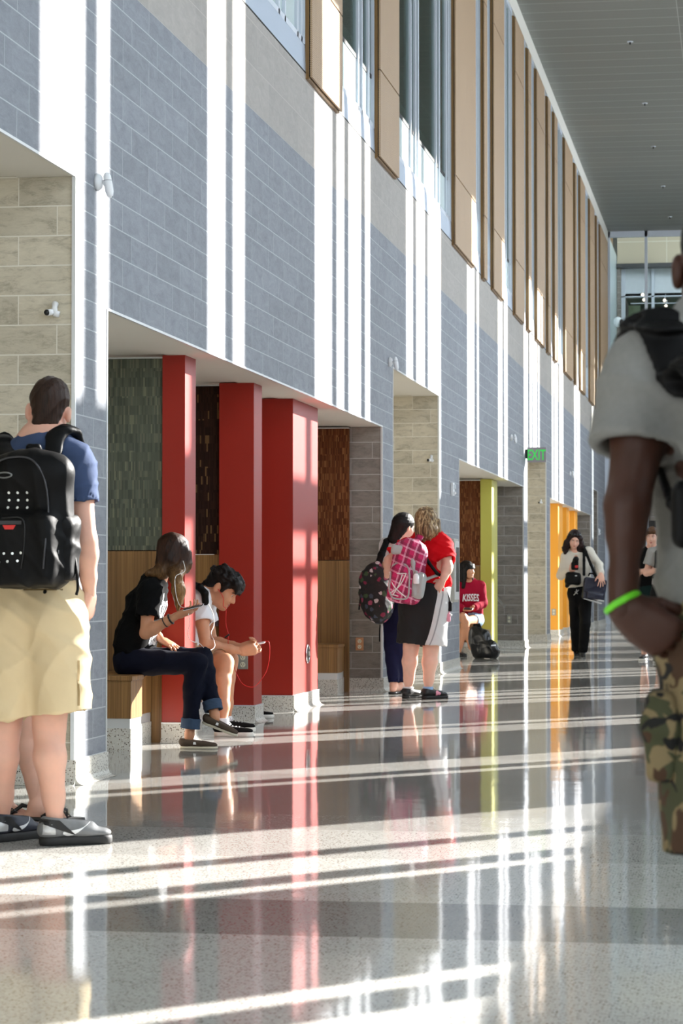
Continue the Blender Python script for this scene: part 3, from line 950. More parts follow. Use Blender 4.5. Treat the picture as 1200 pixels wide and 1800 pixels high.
def hand(F, w, d, n, side, s=1., curl=(20, 25, 15), spread=4., thumb=(.55, .75, .25), fore=None, curls=None, tcurl=25):
    """w wrist, d along the hand, n out of the palm, side +1/-1 picks where the thumb is"""
    w = A(*w); d = unit(d); n = unit(n - d * (n @ d)); t = np.cross(n, d) * side
    if fore is not None: F.cap(lerp(w, fore, .35), w, .030 * s, .026 * s, .02, (n, .8))
    offs = [.031, .0105, -.0105, -.030]; ln = [.94, 1.03, .97, .78]; rad = [.0092, .0095, .009, .0080]; kb = [.092, .096, .092, .084]
    F.ell(w + d * .052 * s, A(.043, .056, .017) * s, np.array([t, d, n]), .015 * s)
    for i in range(4):
        b = w + (d * kb[i] + t * offs[i]) * s
        F.cap(w + d * .015 * s + t * offs[i] * .5 * s, b, .016 * s, .0125 * s, .014 * s)
        cu = curls[i] if curls else curl
        a = math.radians(cu[0]); sp = math.radians(spread) * (1.5 - i)
        dd = unit(d * math.cos(sp) + t * math.sin(sp)); p = b
        for L, r, da in ((.043, rad[i], 0), (.027, rad[i] * .92, cu[1]), (.021, rad[i] * .82, cu[2])):
            a += math.radians(da)
            q = p + (dd * math.cos(a) + n * math.sin(a)) * L * ln[i] * s
            F.cap(p, q, r * s, r * .93 * s, .005 * s); p = q
    a0 = w + (d * .020 + t * .022) * s
    v = unit(d * thumb[0] + t * thumb[1] + n * thumb[2])
    a1 = a0 + v * .045 * s
    F.cap(a0, a1, .0165 * s, .0125 * s, .014 * s)
    v2 = unit(v + (d * .8 - t * .5) * math.tan(math.radians(tcurl)))
    a2 = a1 + v2 * .034 * s; F.cap(a1, a2, .0115 * s, .0105 * s, .006 * s)
    a3 = a2 + unit(v2 + d * .15) * .025 * s; F.cap(a2, a3, .0105 * s, .0085 * s, .005 * s)
    return t


def leg(F, h, k, a, s=1., g=1., back=A(0, -1, 0), foot=None, bare=False, k_=.03):
    """thigh, knee, calf, ankle (and a bare foot towards the given direction)"""
    h, k, a = A(*h), A(*k), A(*a)
    F.cap(h, k, .086 * s * g, .058 * s * g, k_)
    F.cap(lerp(k, h, .12), lerp(k, a, .12), .056 * s * g, .052 * s * g, .02)
    m = lerp(k, a, .32) + unit(back) * .016 * s
    F.cap(lerp(k, a, .05), m, .050 * s * g, .057 * s * g, .02); F.cap(m, lerp(k, a, .75), .057 * s * g, .038 * s * g, .02)
    sh_ = 1. if bare or foot is None else .70
    F.cap(lerp(k, a, .72), a, .039 * s * g, .034 * s * (g if sh_ == 1. else 1.) * (.5 + .5 * sh_), .02)
    if foot is not None and not bare:
        F.cap(a, a - unit(a - k) * -.03 * s, .034 * s * (.5 + .5 * sh_), .028 * s, .02)
    elif foot is not None:
        fd = unit(foot); up = unit(A(0, 0, 1) - fd * fd[2]); z = -.052 * s
        he = a - fd * .035 * s + up * z * .75
        F.cap(a, he, .034 * s * sh_, .030 * s * sh_, .02); F.cap(a, a + fd * .11 * s + up * z * .85, .034 * s * sh_, .024 * s * sh_, .03)
        F.cap(he, a + fd * .13 * s + up * z, .026 * s * sh_, .022 * s * sh_, .02, (up, .75))
        side = np.cross(up, fd)
        if bare:
            for i, (o, L) in enumerate(((.030, .185), (.012, .182), (-.004, .176), (-.018, .166), (-.031, .152))):
                F.cap(a + fd * .11 * s + side * o * .8 * s + up * z * 1.05, a + fd * L * s + side * o * s + up * z * 1.12, .013 * s, (.0115 if i == 0 else .0085) * s, .006)
        
    return F


def arm(F, sh, el, wr, s=1., g=1., fa=1.):
    F.cap(sh, lerp(sh, el, .45), .056 * s * g, .050 * s * g, .03); F.cap(lerp(sh, el, .45), el, .050 * s * g, .040 * s * g, .02)
    F.cap(el, lerp(el, wr, .25), .040 * s * g, .043 * s * g * fa, .02); F.cap(lerp(el, wr, .25), lerp(el, wr, .7), .043 * s * g * fa, .031 * s * g * fa, .02); F.cap(lerp(el, wr, .7), wr, .031 * s * g * fa, .026 * s * g, .02)
    return F


def torso(F, pv, wa, ch, nk, lat, w=(.165, .140, .165, .120), q=.62, g=0., k=.05):
    """stack of flattened sections from the pelvis to the neck base"""
    lat = unit(lat); ax = unit(nk - pv); dep = unit(np.cross(lat, ax)); fl = (dep, q)
    pts = [A(*p) for p in (pv, wa, ch, nk)]
    rs = [x + g for x in w]
    hw = .045
    for i in range(3):
        for sgn in (-1, 1):
            F.cap(pts[i] + lat * sgn * (rs[i] * .36), pts[i + 1] + lat * sgn * (rs[i + 1] * .36), rs[i] * .66, rs[i + 1] * .66, k, (dep, min(1., q * 1.22)))
    return dep


def shoe(parent, name, heel, d, L=.29, up=A(0, 0, 1), mat=None, sole=None, high=.085, wid=.046, style='sneaker', tongue=True, lace=None, res=.005, soleh=.028):
    """heel: ground point under the heel; d: where the toe points"""
    d = unit(d); up = unit(up - d * (up @ d)); sd = np.cross(d, up); h = A(*heel)
    Rm = np.array([sd, d, up])
    P = lambda x, y, z: h + sd * x + d * y + up * z
    F = Field(res)
    k = L / .29
    F.cap(P(0, .045 * k, soleh + .022), P(0, .160 * k, soleh + .020), wid * .84, wid * .84, .02, (up, .62))
    F.cap(P(0, .150 * k, soleh + .016), P(0, .238 * k, soleh + .008), wid * .84, wid * .88, .03, (up, .46))
    F.cap(P(0, .040 * k, soleh + .03), P(0, .060 * k, high - .01), wid * .90, wid * .84, .03)
    F.cap(P(0, .065 * k, high - .018), P(0, .190 * k, soleh + .028), wid * .70, wid * .62, .04)
    F.cap(P(0, .062 * k, high - .030), P(0, .062 * k, high + .06), wid * .50, wid * .58, .006, op='s')
    F.cut(P(0, 0, high - .002), up + d * .12); F.cut(P(0, 0, soleh * .6), -up)
    o = surf(name, F, mat, parent)
    G = Field(res)
    G.cap(P(0, .042 * k, soleh * .5), P(0, .130 * k, soleh * .5), wid * .86, wid * .80, .01, None); G.cap(P(0, .130 * k, soleh * .5), P(0, .238 * k, soleh * .5), wid * .80, wid * .98, .01)
    G.cut(P(0, 0, soleh), up); G.cut(P(0, 0, .0), -up)
    surf('sole', G, sole, o)
    if lace is not None:
        b = MB()
        for i in range(4):
            y = (.105 + .024 * i) * k; z = high - .016 - (high - soleh - .045) * (i / 3.2) * .9
            b.tube([P(-wid * .55, y, z - .012), P(0, y + .006, z + .004), P(wid * .55, y, z - .012)], .0032, 5)
        for q in (-1, 1):
            b.tube([P(0, .11 * k, high - .012), P(q * .02, .10 * k, high + .012), P(q * .035, .115 * k, high - .005), P(0, .11 * k, high - .010)], .0028, 5)
        b.build('lace', lace, o, True)
    return o


def bvh_of(objs):
    """surface of finished mesh objects in world space"""
    V, Q, n = [], [], 0
    for o in objs:
        off = np.array(world_loc(o))
        me = o.data; v = np.empty(len(me.vertices) * 3); me.vertices.foreach_get('co', v); v = v.reshape(-1, 3) + off
        V += [tuple(a) for a in v]; Q += [tuple(i + n for i in p.vertices) for p in me.polygons]; n = len(V)
    return BVHTree.FromPolygons(V, Q)


def decal(name, polys, target, origin, ux, uy, mat, parent, lift=.002, holes=False, depth=.5, verts=None, seg=.012):
    """lays flat shapes (2-D points in metres along ux, uy) onto the surface of target, along the normal through origin"""
    ux, uy = unit(ux), unit(uy); nz = np.cross(ux, uy)
    bv = bvh_of(target if isinstance(target, list) else [target])
    vs, fs = [], []
    for poly, faces in polys:
        bm = bmesh.new(); bv_ = [bm.verts.new((p[0], p[1], 0)) for p in poly]
        for f in faces:
            try: bm.faces.new([bv_[i] for i in f])
            except ValueError: pass
        bmesh.ops.triangulate(bm, faces=bm.faces)
        for _ in range(3):
            lo = [e for e in bm.edges if e.calc_length() > seg]
            if not lo: break
            bmesh.ops.subdivide_edges(bm, edges=lo, cuts=1); bmesh.ops.triangulate(bm, faces=bm.faces)
        bm.verts.index_update()
        poly = [(v.co.x, v.co.y) for v in bm.verts]; faces = [tuple(v.index for v in f.verts) for f in bm.faces]; bm.free()
        n = len(vs)
        for p in poly:
            q = A(*origin) + ux * p[0] + uy * p[1]
            hit = bv.ray_cast(Vector(q + nz * depth), Vector(-nz), depth * 2)[0]
            vs.append((np.array(hit) if hit is not None else q) + nz * lift)
        fs += [tuple(i + n for i in f) for f in faces]
    if not vs: return None
    return mesh_obj(name, vs, fs, mat, parent)


def grid_poly(pts, m=1):
    return (pts, [tuple(range(len(pts)))])


def disc2(cx, cy, r, n=14, ry=None):
    return grid_poly([(cx + r * math.cos(2 * PI * i / n), cy + (ry or r) * math.sin(2 * PI * i / n)) for i in range(n)])


def ring2(cx, cy, rx, ry, t, n=24, a0=0., a1=2 * PI):
    pts, fs = [], []
    for i in range(n + 1):
        a = a0 + (a1 - a0) * i / n
        pts += [(cx + rx * math.cos(a), cy + ry * math.sin(a)), (cx + (rx - t) * math.cos(a), cy + (ry - t) * math.sin(a))]
    for i in range(n): fs.append((2 * i, 2 * i + 2, 2 * i + 3, 2 * i + 1))
    return (pts, fs)


def text2(body, size, align='CENTER', bold=0., sx=1.):
    """letters as 2-D triangles"""
    cu = bpy.data.curves.new('letters', 'FONT'); cu.body = body; cu.size = size; cu.align_x = align; cu.offset = bold; cu.resolution_u = 3
    o = bpy.data.objects.new('letters', cu); C.objects.link(o)
    dg = bpy.context.evaluated_depsgraph_get(); me = bpy.data.meshes.new_from_object(o.evaluated_get(dg))
    bm = bmesh.new(); bm.from_mesh(me)
    bmesh.ops.triangulate(bm, faces=bm.faces)
    bmesh.ops.subdivide_edges(bm, edges=[e for e in bm.edges if e.calc_length() > size * .22], cuts=2, use_grid_fill=False)
    bmesh.ops.triangulate(bm, faces=bm.faces)
    bm.verts.index_update()
    out = ([(v.co.x * sx, v.co.y) for v in bm.verts], [tuple(v.index for v in f.verts) for f in bm.faces])
    bm.free(); bpy.data.objects.remove(o); bpy.data.curves.remove(cu); bpy.data.meshes.remove(me)
    return out


def cable(name, pts, r, mat, parent=None, n=5):
    """smooth cable through points"""
    P = [A(*p) for p in pts]; out = []
    for i in range(len(P) - 1):
        p0, p1, p2, p3 = P[max(i - 1, 0)], P[i], P[i + 1], P[min(i + 2, len(P) - 1)]
        for t in np.linspace(0, 1, 7)[:-1]:
            out.append(.5 * ((2 * p1) + (-p0 + p2) * t + (2 * p0 - 5 * p1 + 4 * p2 - p3) * t ** 2 + (-p0 + 3 * p1 - 3 * p2 + p3) * t ** 3))
    out.append(P[-1])
    return MB().tube(out, r, n).build(name, mat, parent, True)


def build_body(r, J, skin, hs=1., fem=False, res=.008, hands=(), g=1., gl=1., s=1., w=(.155, .135, .16, .11), bare=False, ears=True, hres=.0045, lips=True, neck=.055):
    """J holds the joints in world space"""
    R = frame(J['f'], J.get('u', A(0, 0, 1)))
    F = Field(res); head(F, J['hc'], R, hs, ears, fem)
    F.cap(J['hc'] - R[2] * .05 * hs - R[1] * .012 * hs, J['nk'], neck * hs, (neck + .006) * s, .03)
    for q in 'RL': F.cap(J['nk'], lerp(J['nk'], J['s' + q], .7), .045 * s, .05 * s, .05)
    torso(F, J['pv'], J['wa'], J['ch'], J['nk'], J['lat'], [x * s for x in w])
    for q in 'RL':
        arm(F, J['s' + q], J['e' + q], J['w' + q], s, g, J.get('fa', 1.))
        leg(F, J['h' + q], J['k' + q], J['a' + q], s, gl, J.get('b' + q, A(0, 1, 0)), J.get('t' + q), bare)
    fs = [F]
    if hands:
        H = Field(hres)
        for a in hands: hand(H, *a[0], **a[1])
        fs.append(H)
    o = surf('body', fs, skin, r)
    face_bits(r, J['hc'], R, hs, lips)
    return R


def top_garment(r, name, J, mat, t=.012, sl=.5, hem=None, w=(.165, .15, .165, .11), q=.64, s=1., neck=.066, ndrop=.0, amp=.008, seed=1, res=.008, freq=26, g=1., vneck=None, loose=1., hemn=None):
    F = Field(res)
    torso(F, J['pv'], J['wa'], J['ch'], J['nk'] - unit(J['nk'] - J['ch']) * .012, J['lat'], [x * s + t for x in w], q)
    for k in 'RL':
        S, E, W = J['s' + k], J['e' + k], J['w' + k]
        F.cap(J['nk'] - unit(J['nk'] - J['ch']) * .022, S, .052 * s, .056 * s + t, .06)
        if sl <= 1:
            e = lerp(S, E, sl); F.cap(S, lerp(S, E, sl * 1.25), .057 * s * g + t, (.054 * s * g + t) * loose, .04)
            d = unit(E - S); F.cap(e, e + d * .16, .10, .10, .004, None, True, 's')
            F.cap(e - d * .05, e + d * .02, .049 * s * g + t * .5, .050 * s * g + t * .6, .004, None, True, 's')
        else:
            F.cap(S, E, .057 * s * g + t, .044 * s * g + t, .04); e = lerp(E, W, sl - 1); F.cap(E, e, .044 * s * g + t, .034 * s * g + t, .02)
    up = unit(J['hc'] - J['nk'])
    n0 = J['nk'] + up * .004
    F.cap(n0 - up * ndrop, n0 + up * .12, neck * s, (neck + .012) * s, .008, op='s')
    if vneck is not None: F.cap(n0, vneck, .055 * s, .012, .01, op='s')
    hp = J['pv'] if hem is None else A(*hem)
    F.cut(hp, hemn if hemn is not None else -unit(J['wa'] - J['pv']))
    return surf(name, F, mat, r, amp, seed, freq)


def legwear(r, name, J, mat, t=.012, ends=None, waist=None, s=1., amp=.006, seed=2, res=.008, freq=20, gl=1., hipw=.155, q=.8, flare=1., hollow=True, dirs=None, topn=None):
    """trousers or shorts: ends gives, per leg, the fraction of thigh (0-1) or of shin (1-2) where the cloth stops"""
    F = Field(res)
    lat = unit(J['lat']); top = J['wa'] if waist is None else A(*waist)
    dep = unit(np.cross(lat, J['wa'] - J['pv']))
    for sg in (-1, 1): F.cap(top + lat * sg * .05 * s, J['pv'] + lat * sg * .06 * s, (hipw - .06) * s + t, (hipw - .045) * s + t, .06, (dep, q))
    for k in 'RL':
        h, kn, an = J['h' + k], J['k' + k], J['a' + k]; e = ends
        if e <= 1:
            p = lerp(h, kn, e); d = unit(kn - h)
            F.cap(h, p, .086 * s * gl + t, (.075 * s * gl + t) * flare, .05)
            F.cap(p, p + d * .2, .16, .16, .004, None, True, 's')
            if hollow: F.cap(p - d * .05, p + d * .02, (.075 * s * gl + t) * flare - .012, (.075 * s * gl + t) * flare - .009, .004, None, True, 's')
        else:
            F.cap(h, kn, .086 * s * gl + t, .060 * s * gl + t, .05)
            p = lerp(kn, an, e - 1); m = lerp(kn, an, .35) + unit(J.get('b' + k, A(0, 1, 0))) * .01
            F.cap(kn, m, .060 * s * gl + t, .056 * s * gl + t, .02); F.cap(m, p, .056 * s * gl + t, (.043 * s * gl + t) * flare, .02)
            d = unit(p - m); F.cap(p, p + d * .12, .10, .10, .004, None, True, 's')
            F.cap(p - d * .04, p + d * .02, (.043 * s * gl + t) * flare - .010, (.043 * s * gl + t) * flare - .008, .004, None, True, 's')
    F.cut(top, unit(J['wa'] - J['pv']) if topn is None else topn)
    return surf(name, F, mat, r, amp, seed, freq, dirs)


def strap_over(F, target, X, ys, back, w=.03, ratio=.42, lift=.010, front=()):
    """a strap that lies on the cloth: over the shoulder at X, from back points to front points"""
    bv = bvh_of(target if isinstance(target, list) else [target]); pts = [A(*p) for p in back]
    for i, y in enumerate(ys):
        x = X[i] if isinstance(X, (list, tuple)) else X
        h = bv.ray_cast(Vector((x, y, 3.0)), Vector((0, 0, -1)), 3.)[0]
        if h is not None: pts.append(np.array(h) + A(0, 0, lift))
    pts += [A(*p) for p in front]
    for a, b in zip(pts[:-1], pts[1:]):
        F.cap(a, b, w, w, w * .5, (unit(np.cross(b - a, A(1, .12, 0))), ratio))
    return pts


def heel_of(J, k, back=.062, z=0.):
    d = unit(J['t' + k]); d = unit(A(d[0], d[1], 0)); a = J['a' + k]
    return A(a[0], a[1], z) - d * back
# ================================================================ SMALL FITTINGS ON THE WALLS
def wall_sensor(label, x, y):
    """round white base, short stem and a long rounded head"""
    p = pX(x, y)
    o = thing('wall_sensor', label, 'sensor', p, 'white sensors on the stone wall')
    b = MB()
    for k_, (dx, rr) in enumerate([(0, .062), (.012, .066), (.028, .052), (.034, .0)]): pass
    b.tube([p, p + A_(.012, 0, 0), p + A_(.028, 0, 0), p + A_(.034, 0, 0)], [.044, .047, .036, .022], 20)
    b.build('base_plate', M['white'], o, True)
    q = p + A_(.056, -.01, -.014)
    MB().tube([p + A_(.03, 0, 0), p + A_(.042, 0, -.003), q], [.011, .010, .016], 10).build('stem', M['white'], o, True)
    h = MB()
    zs = [(.062, .003), (.057, .013), (.042, .020), (.0, .023), (-.042, .022), (-.062, .016), (-.072, .004)]
    h.tube([q + A_(.012 - .16 * z, 0, z) for z, _ in zs], [r_ for _, r_ in zs], 14).build('sensor_head', M['white'], o, True)
    MB().tube([q + A_(.012 - .16 * .018, 0, .020), q + A_(.012 - .16 * .017, 0, .017)], .0235, 14).build('seam', plain('grey_seam', (150, 152, 156), .5), o, True)
    return o
A_ = lambda *v: np.array(v, float)
for x, y, lab in [(169, 320, 'white wall sensor with long rounded head, nearest, beside the first hall opening'), (683.5, 636, 'white wall sensor on a stem just left of the second hall opening'), (897, 769, 'white wall sensor above the dark stone right of the olive pillar'), (1000.5, 832, 'white wall sensor above the orange pillars')]:
    wall_sensor(lab, x, y)

def wall_camera(label, x, y, Y):
    p = pY(x, y, Y)
    o = thing('wall_camera', label, 'camera', p, 'small cameras in the hall openings')
    e = .52
    Q = lambda a, b, c: p + A_(a, b, c) * e
    MB().tube([Q(0, -.0, .06), Q(0, -.04, .06)], .030 * e, 14).build('wall_mount', M['white'], o, True)
    MB().tube([Q(0, -.04, .065), Q(.004, -.07, -.03)], [.026 * e, .034 * e], 12).tube([Q(.0, -.06, -.03), Q(.050, -.06, -.045)], [.034 * e, .030 * e], 12).build('bracket', M['white'], o, True)
    b = MB().tube([Q(-.01, -.07, -.02), Q(-.050, -.12, -.030)], [.030 * e, .034 * e], 14).build('camera_body', M['white'], o, True)
    MB().ball(Q(-.054, -.125, -.030), .030 * e, 0, 8).build('lens', M['black'], b, True)
    return o
wall_camera('small white camera with black lens on the tan stone above person in blue', 98, 546, 12.42)
wall_camera('small white camera with black lens on the tan stone above the woman in red', 758, 807, 27.83)
wall_camera('small white camera with black lens below the green exit sign', 950.5, 882, 43.04)

def strobe(label, x, y):
    p = pX(x, y)
    o = thing('fire_strobe', label, 'alarm', p, 'white alarm strobes on the piers')
    MB().bbox(p[0], p[0] + .035, p[1] - .055, p[1] + .055, p[2] - .075, p[2] + .075, .008).build('housing', M['white'], o)
    MB().bbox(p[0] + .03, p[0] + .06, p[1] - .03, p[1] + .03, p[2] + .0, p[2] + .055, .008).build('flash_lens', plain('flash_lens', (214, 220, 226), .1), o)
    MB().ball(p + A_(.045, -.03, -.045), .020, 0, 6).build('knob', M['white'], o, True)
    return o
strobe('white alarm strobe on the pier right of the second hall opening', 792.5, 860)
strobe('white alarm strobe on the far pier beyond the orange pillars', 1050.5, 935)

# exit sign standing out from the pier
Ys = 38.96
o = thing('exit_sign', 'green lettered EXIT sign standing out from the grey pier', 'exit sign', (XW, Ys, pY(942, 812, Ys)[2]))
x0, z1 = pY(926.3, 786.5, Ys)[[0, 2]]; x1, z0 = pY(959.5, 812.5, Ys)[[0, 2]]
MB().bbox(x0, x1, Ys - .012, Ys + .012, z0, z1, .003).build('sign_plate', plain('grey_sign_plate', (150, 142, 146), .4), o)
MB().bbox(XW, XW + .034, Ys - .035, Ys + .035, pY(922, 806, Ys)[2], pY(922, 790, Ys)[2], .004).build('mount_box', M['black'], o)
txt = text2('EXIT', .225, bold=.004, sx=.62)
xs_ = [p[0] for p in txt[0]]; ys_ = [p[1] for p in txt[0]]
vs_ = [(( x0 + x1) / 2 + (p[0] - (min(xs_) + max(xs_)) / 2), Ys - .014, (z0 + z1) / 2 + p[1] - (min(ys_) + max(ys_)) / 2) for p in txt[0]]
mesh_obj('lettering', vs_, txt[1], glow_mat('green_exit_letters', (60, 200, 84), .45), o)

# grey wall cabinet with a narrow screen on the pier
c0 = pX(795, 1008); 
xo, zt_ = pY(809, 948, 29.35)[[0, 2]]; zb_ = pY(809, 1058, 29.35)[2]
o = thing('wall_cabinet', 'grey metal wall cabinet with dark glazed front on the pier beside person in red', 'cabinet', (XW, 29.2, zb_))
y0c, y1c = float(pX(791.5, 1000)[1]), 29.65
MB().bbox(XW, XW + .064, 28.72, 29.16, zb_, zt_, .008).build('cabinet_body', plain('grey_metal_cabinet', (178, 176, 166), .4, .3), o)
f = MB().bbox(XW + .064, XW + .078, 28.74, 29.14, zb_ + .03, zt_ - .03, .005).build('front_frame', M['trim'], o)
MB().box(XW + .077, XW + .081, 28.79, 29.08, zb_ + .12, zt_ - .10).build('dark_glazing', M['black'], f)
# ================================================================ PEOPLE
M['blue_tee'] = fabric('heather_blue_cotton', (62, 76, 106)); M['khaki'] = fabric('khaki_twill', (214, 194, 156), var=.05)
M['shoe_grey'] = plain('grey_shoe_mesh', (118, 120, 122), .6, var=.15, scale=60); M['shoe_black'] = plain('black_shoe_leather', (24, 24, 26), .45)
M['sole_dark'] = plain('dark_rubber_sole', (34, 34, 34), .6); M['silver'] = plain('silver_shoe_trim', (196, 198, 200), .3, .4)
M['black_nylon'] = fabric('black_nylon', (11, 11, 12), .5, .12, 30, sheen=.0)
M['hair_dark'] = hair_mat('short_dark_brown_hair', (24, 15, 11), (62, 42, 32))
M['stud'] = plain('pale_stud', (228, 232, 230), .25, .3)


def root(name, label, p, cat='person', group=None):
    return thing(name, label, cat, p, group)

# ---------------------------------------------------------------- young man with the black backpack, back to the camera
Y0 = 9.62
g = pZ(60, 1484)
r1 = root('person', 'person in blue tee and khaki shorts standing with a black backpack, back turned', (g[0], Y0, 0))
up = A(0, 0, 1)
hc = pY(86, 722, Y0 + .03); fdir = unit(A(-.16, 1, -.03)); R1 = frame(fdir, unit(A(.10, 0, 1)))
nk = pY(78, 778, Y0 - .02); ch = pY(66, 850, Y0); wa = pY(66, 985, Y0 + .01); pv = pY(66, 1075, Y0)
lat = unit(A(1, -.12, 0))
sR, eR, wR = pY(133, 815, Y0 - .02), pY(152, 950, Y0 - .05), pY(157, 1042, Y0 + .02)
sL, eL, wL = pY(-4, 812, Y0 + .03), pY(-25, 945, Y0), pY(-22, 1040, Y0 + .08)
hR, kR, aR = pY(100, 1085, Y0 - .01), pY(86, 1275, Y0 + .02), pY(97, 1448, Y0 - .02)
hL, kL, aL = pY(28, 1085, Y0 + .02), pY(8, 1275, Y0 + .03), pY(2, 1446, Y0 + .08)
F = Field(.007)
head(F, hc, R1, .98)
F.cap(hc - up * .05 + A(-.005, -.015, 0), nk, .054, .058, .03)
F.cap(nk, lerp(nk, sR, .7), .05, .05, .05); F.cap(nk, lerp(nk, sL, .7), .05, .05, .05)
torso(F, pv, wa, ch, nk, lat, (.15, .135, .155, .11))
arm(F, sR, eR, wR, 1.0, 1.0); arm(F, sL, eL, wL, 1.0, 1.0)
leg(F, hR, kR, aR, 1.02, 1.10, A(0, -1, 0), A(.8, .6, 0)); leg(F, hL, kL, aL, 1.02, 1.10, A(0, -1, 0), A(.3, 1, 0))
H = Field(.0045)
hand(H, wR, A(-.18, .1, -1), A(-.9, .3, 0), -1, 1.0, (25, 35, 25), fore=eR)
hand(H, wL, A(.1, .1, -1), A(1, 0, 0), 1, 1.0, (25, 35, 25), fore=eL)
body = surf('body', [F, H], SK['fair'], r1)
F = Field(.006)
P = lambda x, y, z: hc + R1[0] * x + R1[1] * y + R1[2] * z
F.ell(P(0, -.016, .044), (.0785, .100, .090), R1, .01); F.ell(P(0, -.060, -.02), (.054, .046, .055), R1, .03); F.ell(P(0, .03, .085), (.062, .062, .045), R1, .02)
F.cap(P(-.035, -.075, -.055), P(.035, -.075, -.055), .018, None, .02)
F.cut(P(0, .06, 0), R1[1] * .9 - R1[2] * .5)
for q in (-1, 1): F.ell(P(q * .092, -.012, -.03), (.036, .050, .052), R1, .015, 's')
F.cut(P(0, -.07, -.068), R1[2] * -1 + R1[1] * .25)
surf('hair', F, M['hair_dark'], r1, .004, 3, 70)
face_bits(r1, hc, R1, .98)
# tee
F = Field(.008)
torso(F, pY(66, 1040, Y0), wa, ch, nk - up * .01, lat, (.165, .160, .178, .11), .66)
F.cap(nk - up * .016, sR, .060, .068, .06); F.cap(nk - up * .016, sL, .060, .068, .06)
F.cap(sR, lerp(sR, eR, .62), .072, .070, .04); F.cap(sL, lerp(sL, eL, .62), .072, .070, .04)
for a, b in ((sR, eR), (sL, eL)):
    q = lerp(a, b, .53); F.cap(q, lerp(a, b, .9), .10, .10, .005, None, True, 's')
    F.cap(lerp(a, b, .40), lerp(a, b, .58), .058, .064, .005, None, True, 's')
F.cap(nk + up * .026 + A(0, .012, 0), nk + up * .12, .062, .070, .008, op='s')
F.cut(pY(66, 1030, Y0), -up)
tee = surf('tee_shirt', F, M['blue_tee'], r1, .010, 5, 26)
# shorts
F = Field(.008)
F.cap(pY(66, 1030, Y0) + lat * .07, pv + lat * .07, .10, .118, .05, (A(0, 1, 0), .95)); F.cap(pY(66, 1030, Y0) - lat * .07, pv - lat * .07, .10, .118, .05, (A(0, 1, 0), .95))
qR, qL = pY(111, 1252, Y0 + .01), pY(14, 1258, Y0 + .02)
F.cap(hR, qR, .122, .118, .05); F.cap(hL, qL, .122, .116, .05)
F.cap(pY(62, 1250, Y0), pY(62, 1165, Y0), .012, .004, .02, op='s')
F.cut(qR - up * .005, A(.12, 0, -1)); F.cut(pY(66, 1018, Y0), up)
F.cap(lerp(hR, qR, .84), lerp(hR, qR, 1.3), .100, .103, .005, op='s'); F.cap(lerp(hL, qL, .84), lerp(hL, qL, 1.3), .098, .100, .005, op='s')
sh = surf('shorts', F, M['khaki'], r1, .013, 11, 16, [(1, 0, .9), (1, 0, -.6), (.3, 0, 1)])
b = MB()
pts = [pY(158, 1090, Y0 - .11), pY(158, 1140, Y0 - .11), pY(154, 1190, Y0 - .10), pY(150, 1240, Y0 - .10)]
decal('side_seam', [([(-.003, .0), (.003, .0), (.003, -.2), (-.003, -.2)], [(0, 1, 2, 3)])], sh, pY(150, 1160, Y0), lat, up, plain('khaki_stitch', (150, 126, 84), .8), r1)
decal('back_pocket', [([(-.08, 0), (.08, 0), (.08, -.006), (-.08, -.006)], [(0, 1, 2, 3)])], sh, pY(92, 1035, Y0), lat, up, plain('pocket_seam', (120, 98, 62), .8), r1)
decal('pocket_button', [disc2(0, 0, .008)], sh, pY(98, 1040, Y0), lat, up, M['black'], r1, .004)
# shoes
def runner(parent, heel, d, L, gmat):
    o = shoe(parent, 'sneaker', heel, d, L, mat=gmat, sole=M['sole_dark'], high=.115, wid=.050, lace=M['black'], soleh=.036)
    d = unit(d); sd = np.cross(d, up)
    for q in (-1, 1):
        # silver sole pods and heel panel, black overlay and the swoosh mark
        decal('sole_pod', [([(.02, .012), (.10, .010), (.115, .022), (.09, .030), (.02, .028)], [(0, 1, 2, 3, 4)])], o.children[0], A(*heel), d * (1), up, M['silver'], o) if False else None
    o['label'] = 'grey and black running shoe'
    return o
def swoosh(o, heel, d, mat, q, k=1.):
    d = unit(d); sd = np.cross(d, up) * q
    pts, fs = [], []
    for i in range(13):
        t = i / 12
        x = .085 + .115 * t; y = .050 + .040 * t ** 1.7 - .010 * math.sin(PI * t) * (1 - t)
        w = .013 * math.sin(PI * min(1, t * 1.25 + .08)) * (1 - t) + .0012
        pts += [(x * q * k, y + w), (x * q * k, y - w)]
    for i in range(12): fs.append((2 * i, 2 * i + 2, 2 * i + 3, 2 * i + 1) if q > 0 else (2 * i + 1, 2 * i + 3, 2 * i + 2, 2 * i))
    decal('side_mark', [(pts, fs)], o, A(*heel), d * q, up, mat, o, .003)
for an_, dd, wh in ((aR, A(.86, .5, 0), 1), (aL, A(.5, .9, 0), -1)):
    dd = unit(dd); he = A(an_[0], an_[1], 0) - dd * .065
    o = shoe(r1, 'sneaker', he, dd, .30, mat=M['shoe_grey'] if wh > 0 else plain('navy_shoe_mesh', (38, 42, 56), .5), sole=M['sole_dark'], high=.118, wid=.050, lace=M['black'], soleh=.036)
    sd = np.cross(dd, up)
    swoosh(o, he, dd, M['white'], 1)
    # heel counter, overlay and sole pods, laid on the side that faces the camera
    decal('heel_counter', [([(.005, .045), (.055, .045), (.050, .085), (.008, .085)], [(0, 1, 2, 3)])], o, he, dd, up, M['silver'], o, .003)
    decal('overlay', [([(.0, .088), (.06, .082), (.12, .045), (.135, .042), (.07, .100), (.0, .108)], [(0, 1, 2, 5), (2, 3, 4, 5)])], o, he, dd, up, M['shoe_black'], o, .0035)
    decal('sole_pod', [([(.03, .010), (.115, .008), (.125, .018), (.115, .027), (.03, .025)], [(0, 1, 2, 3, 4)])], o.children[0], he, dd, up, M['silver'], o, .003)

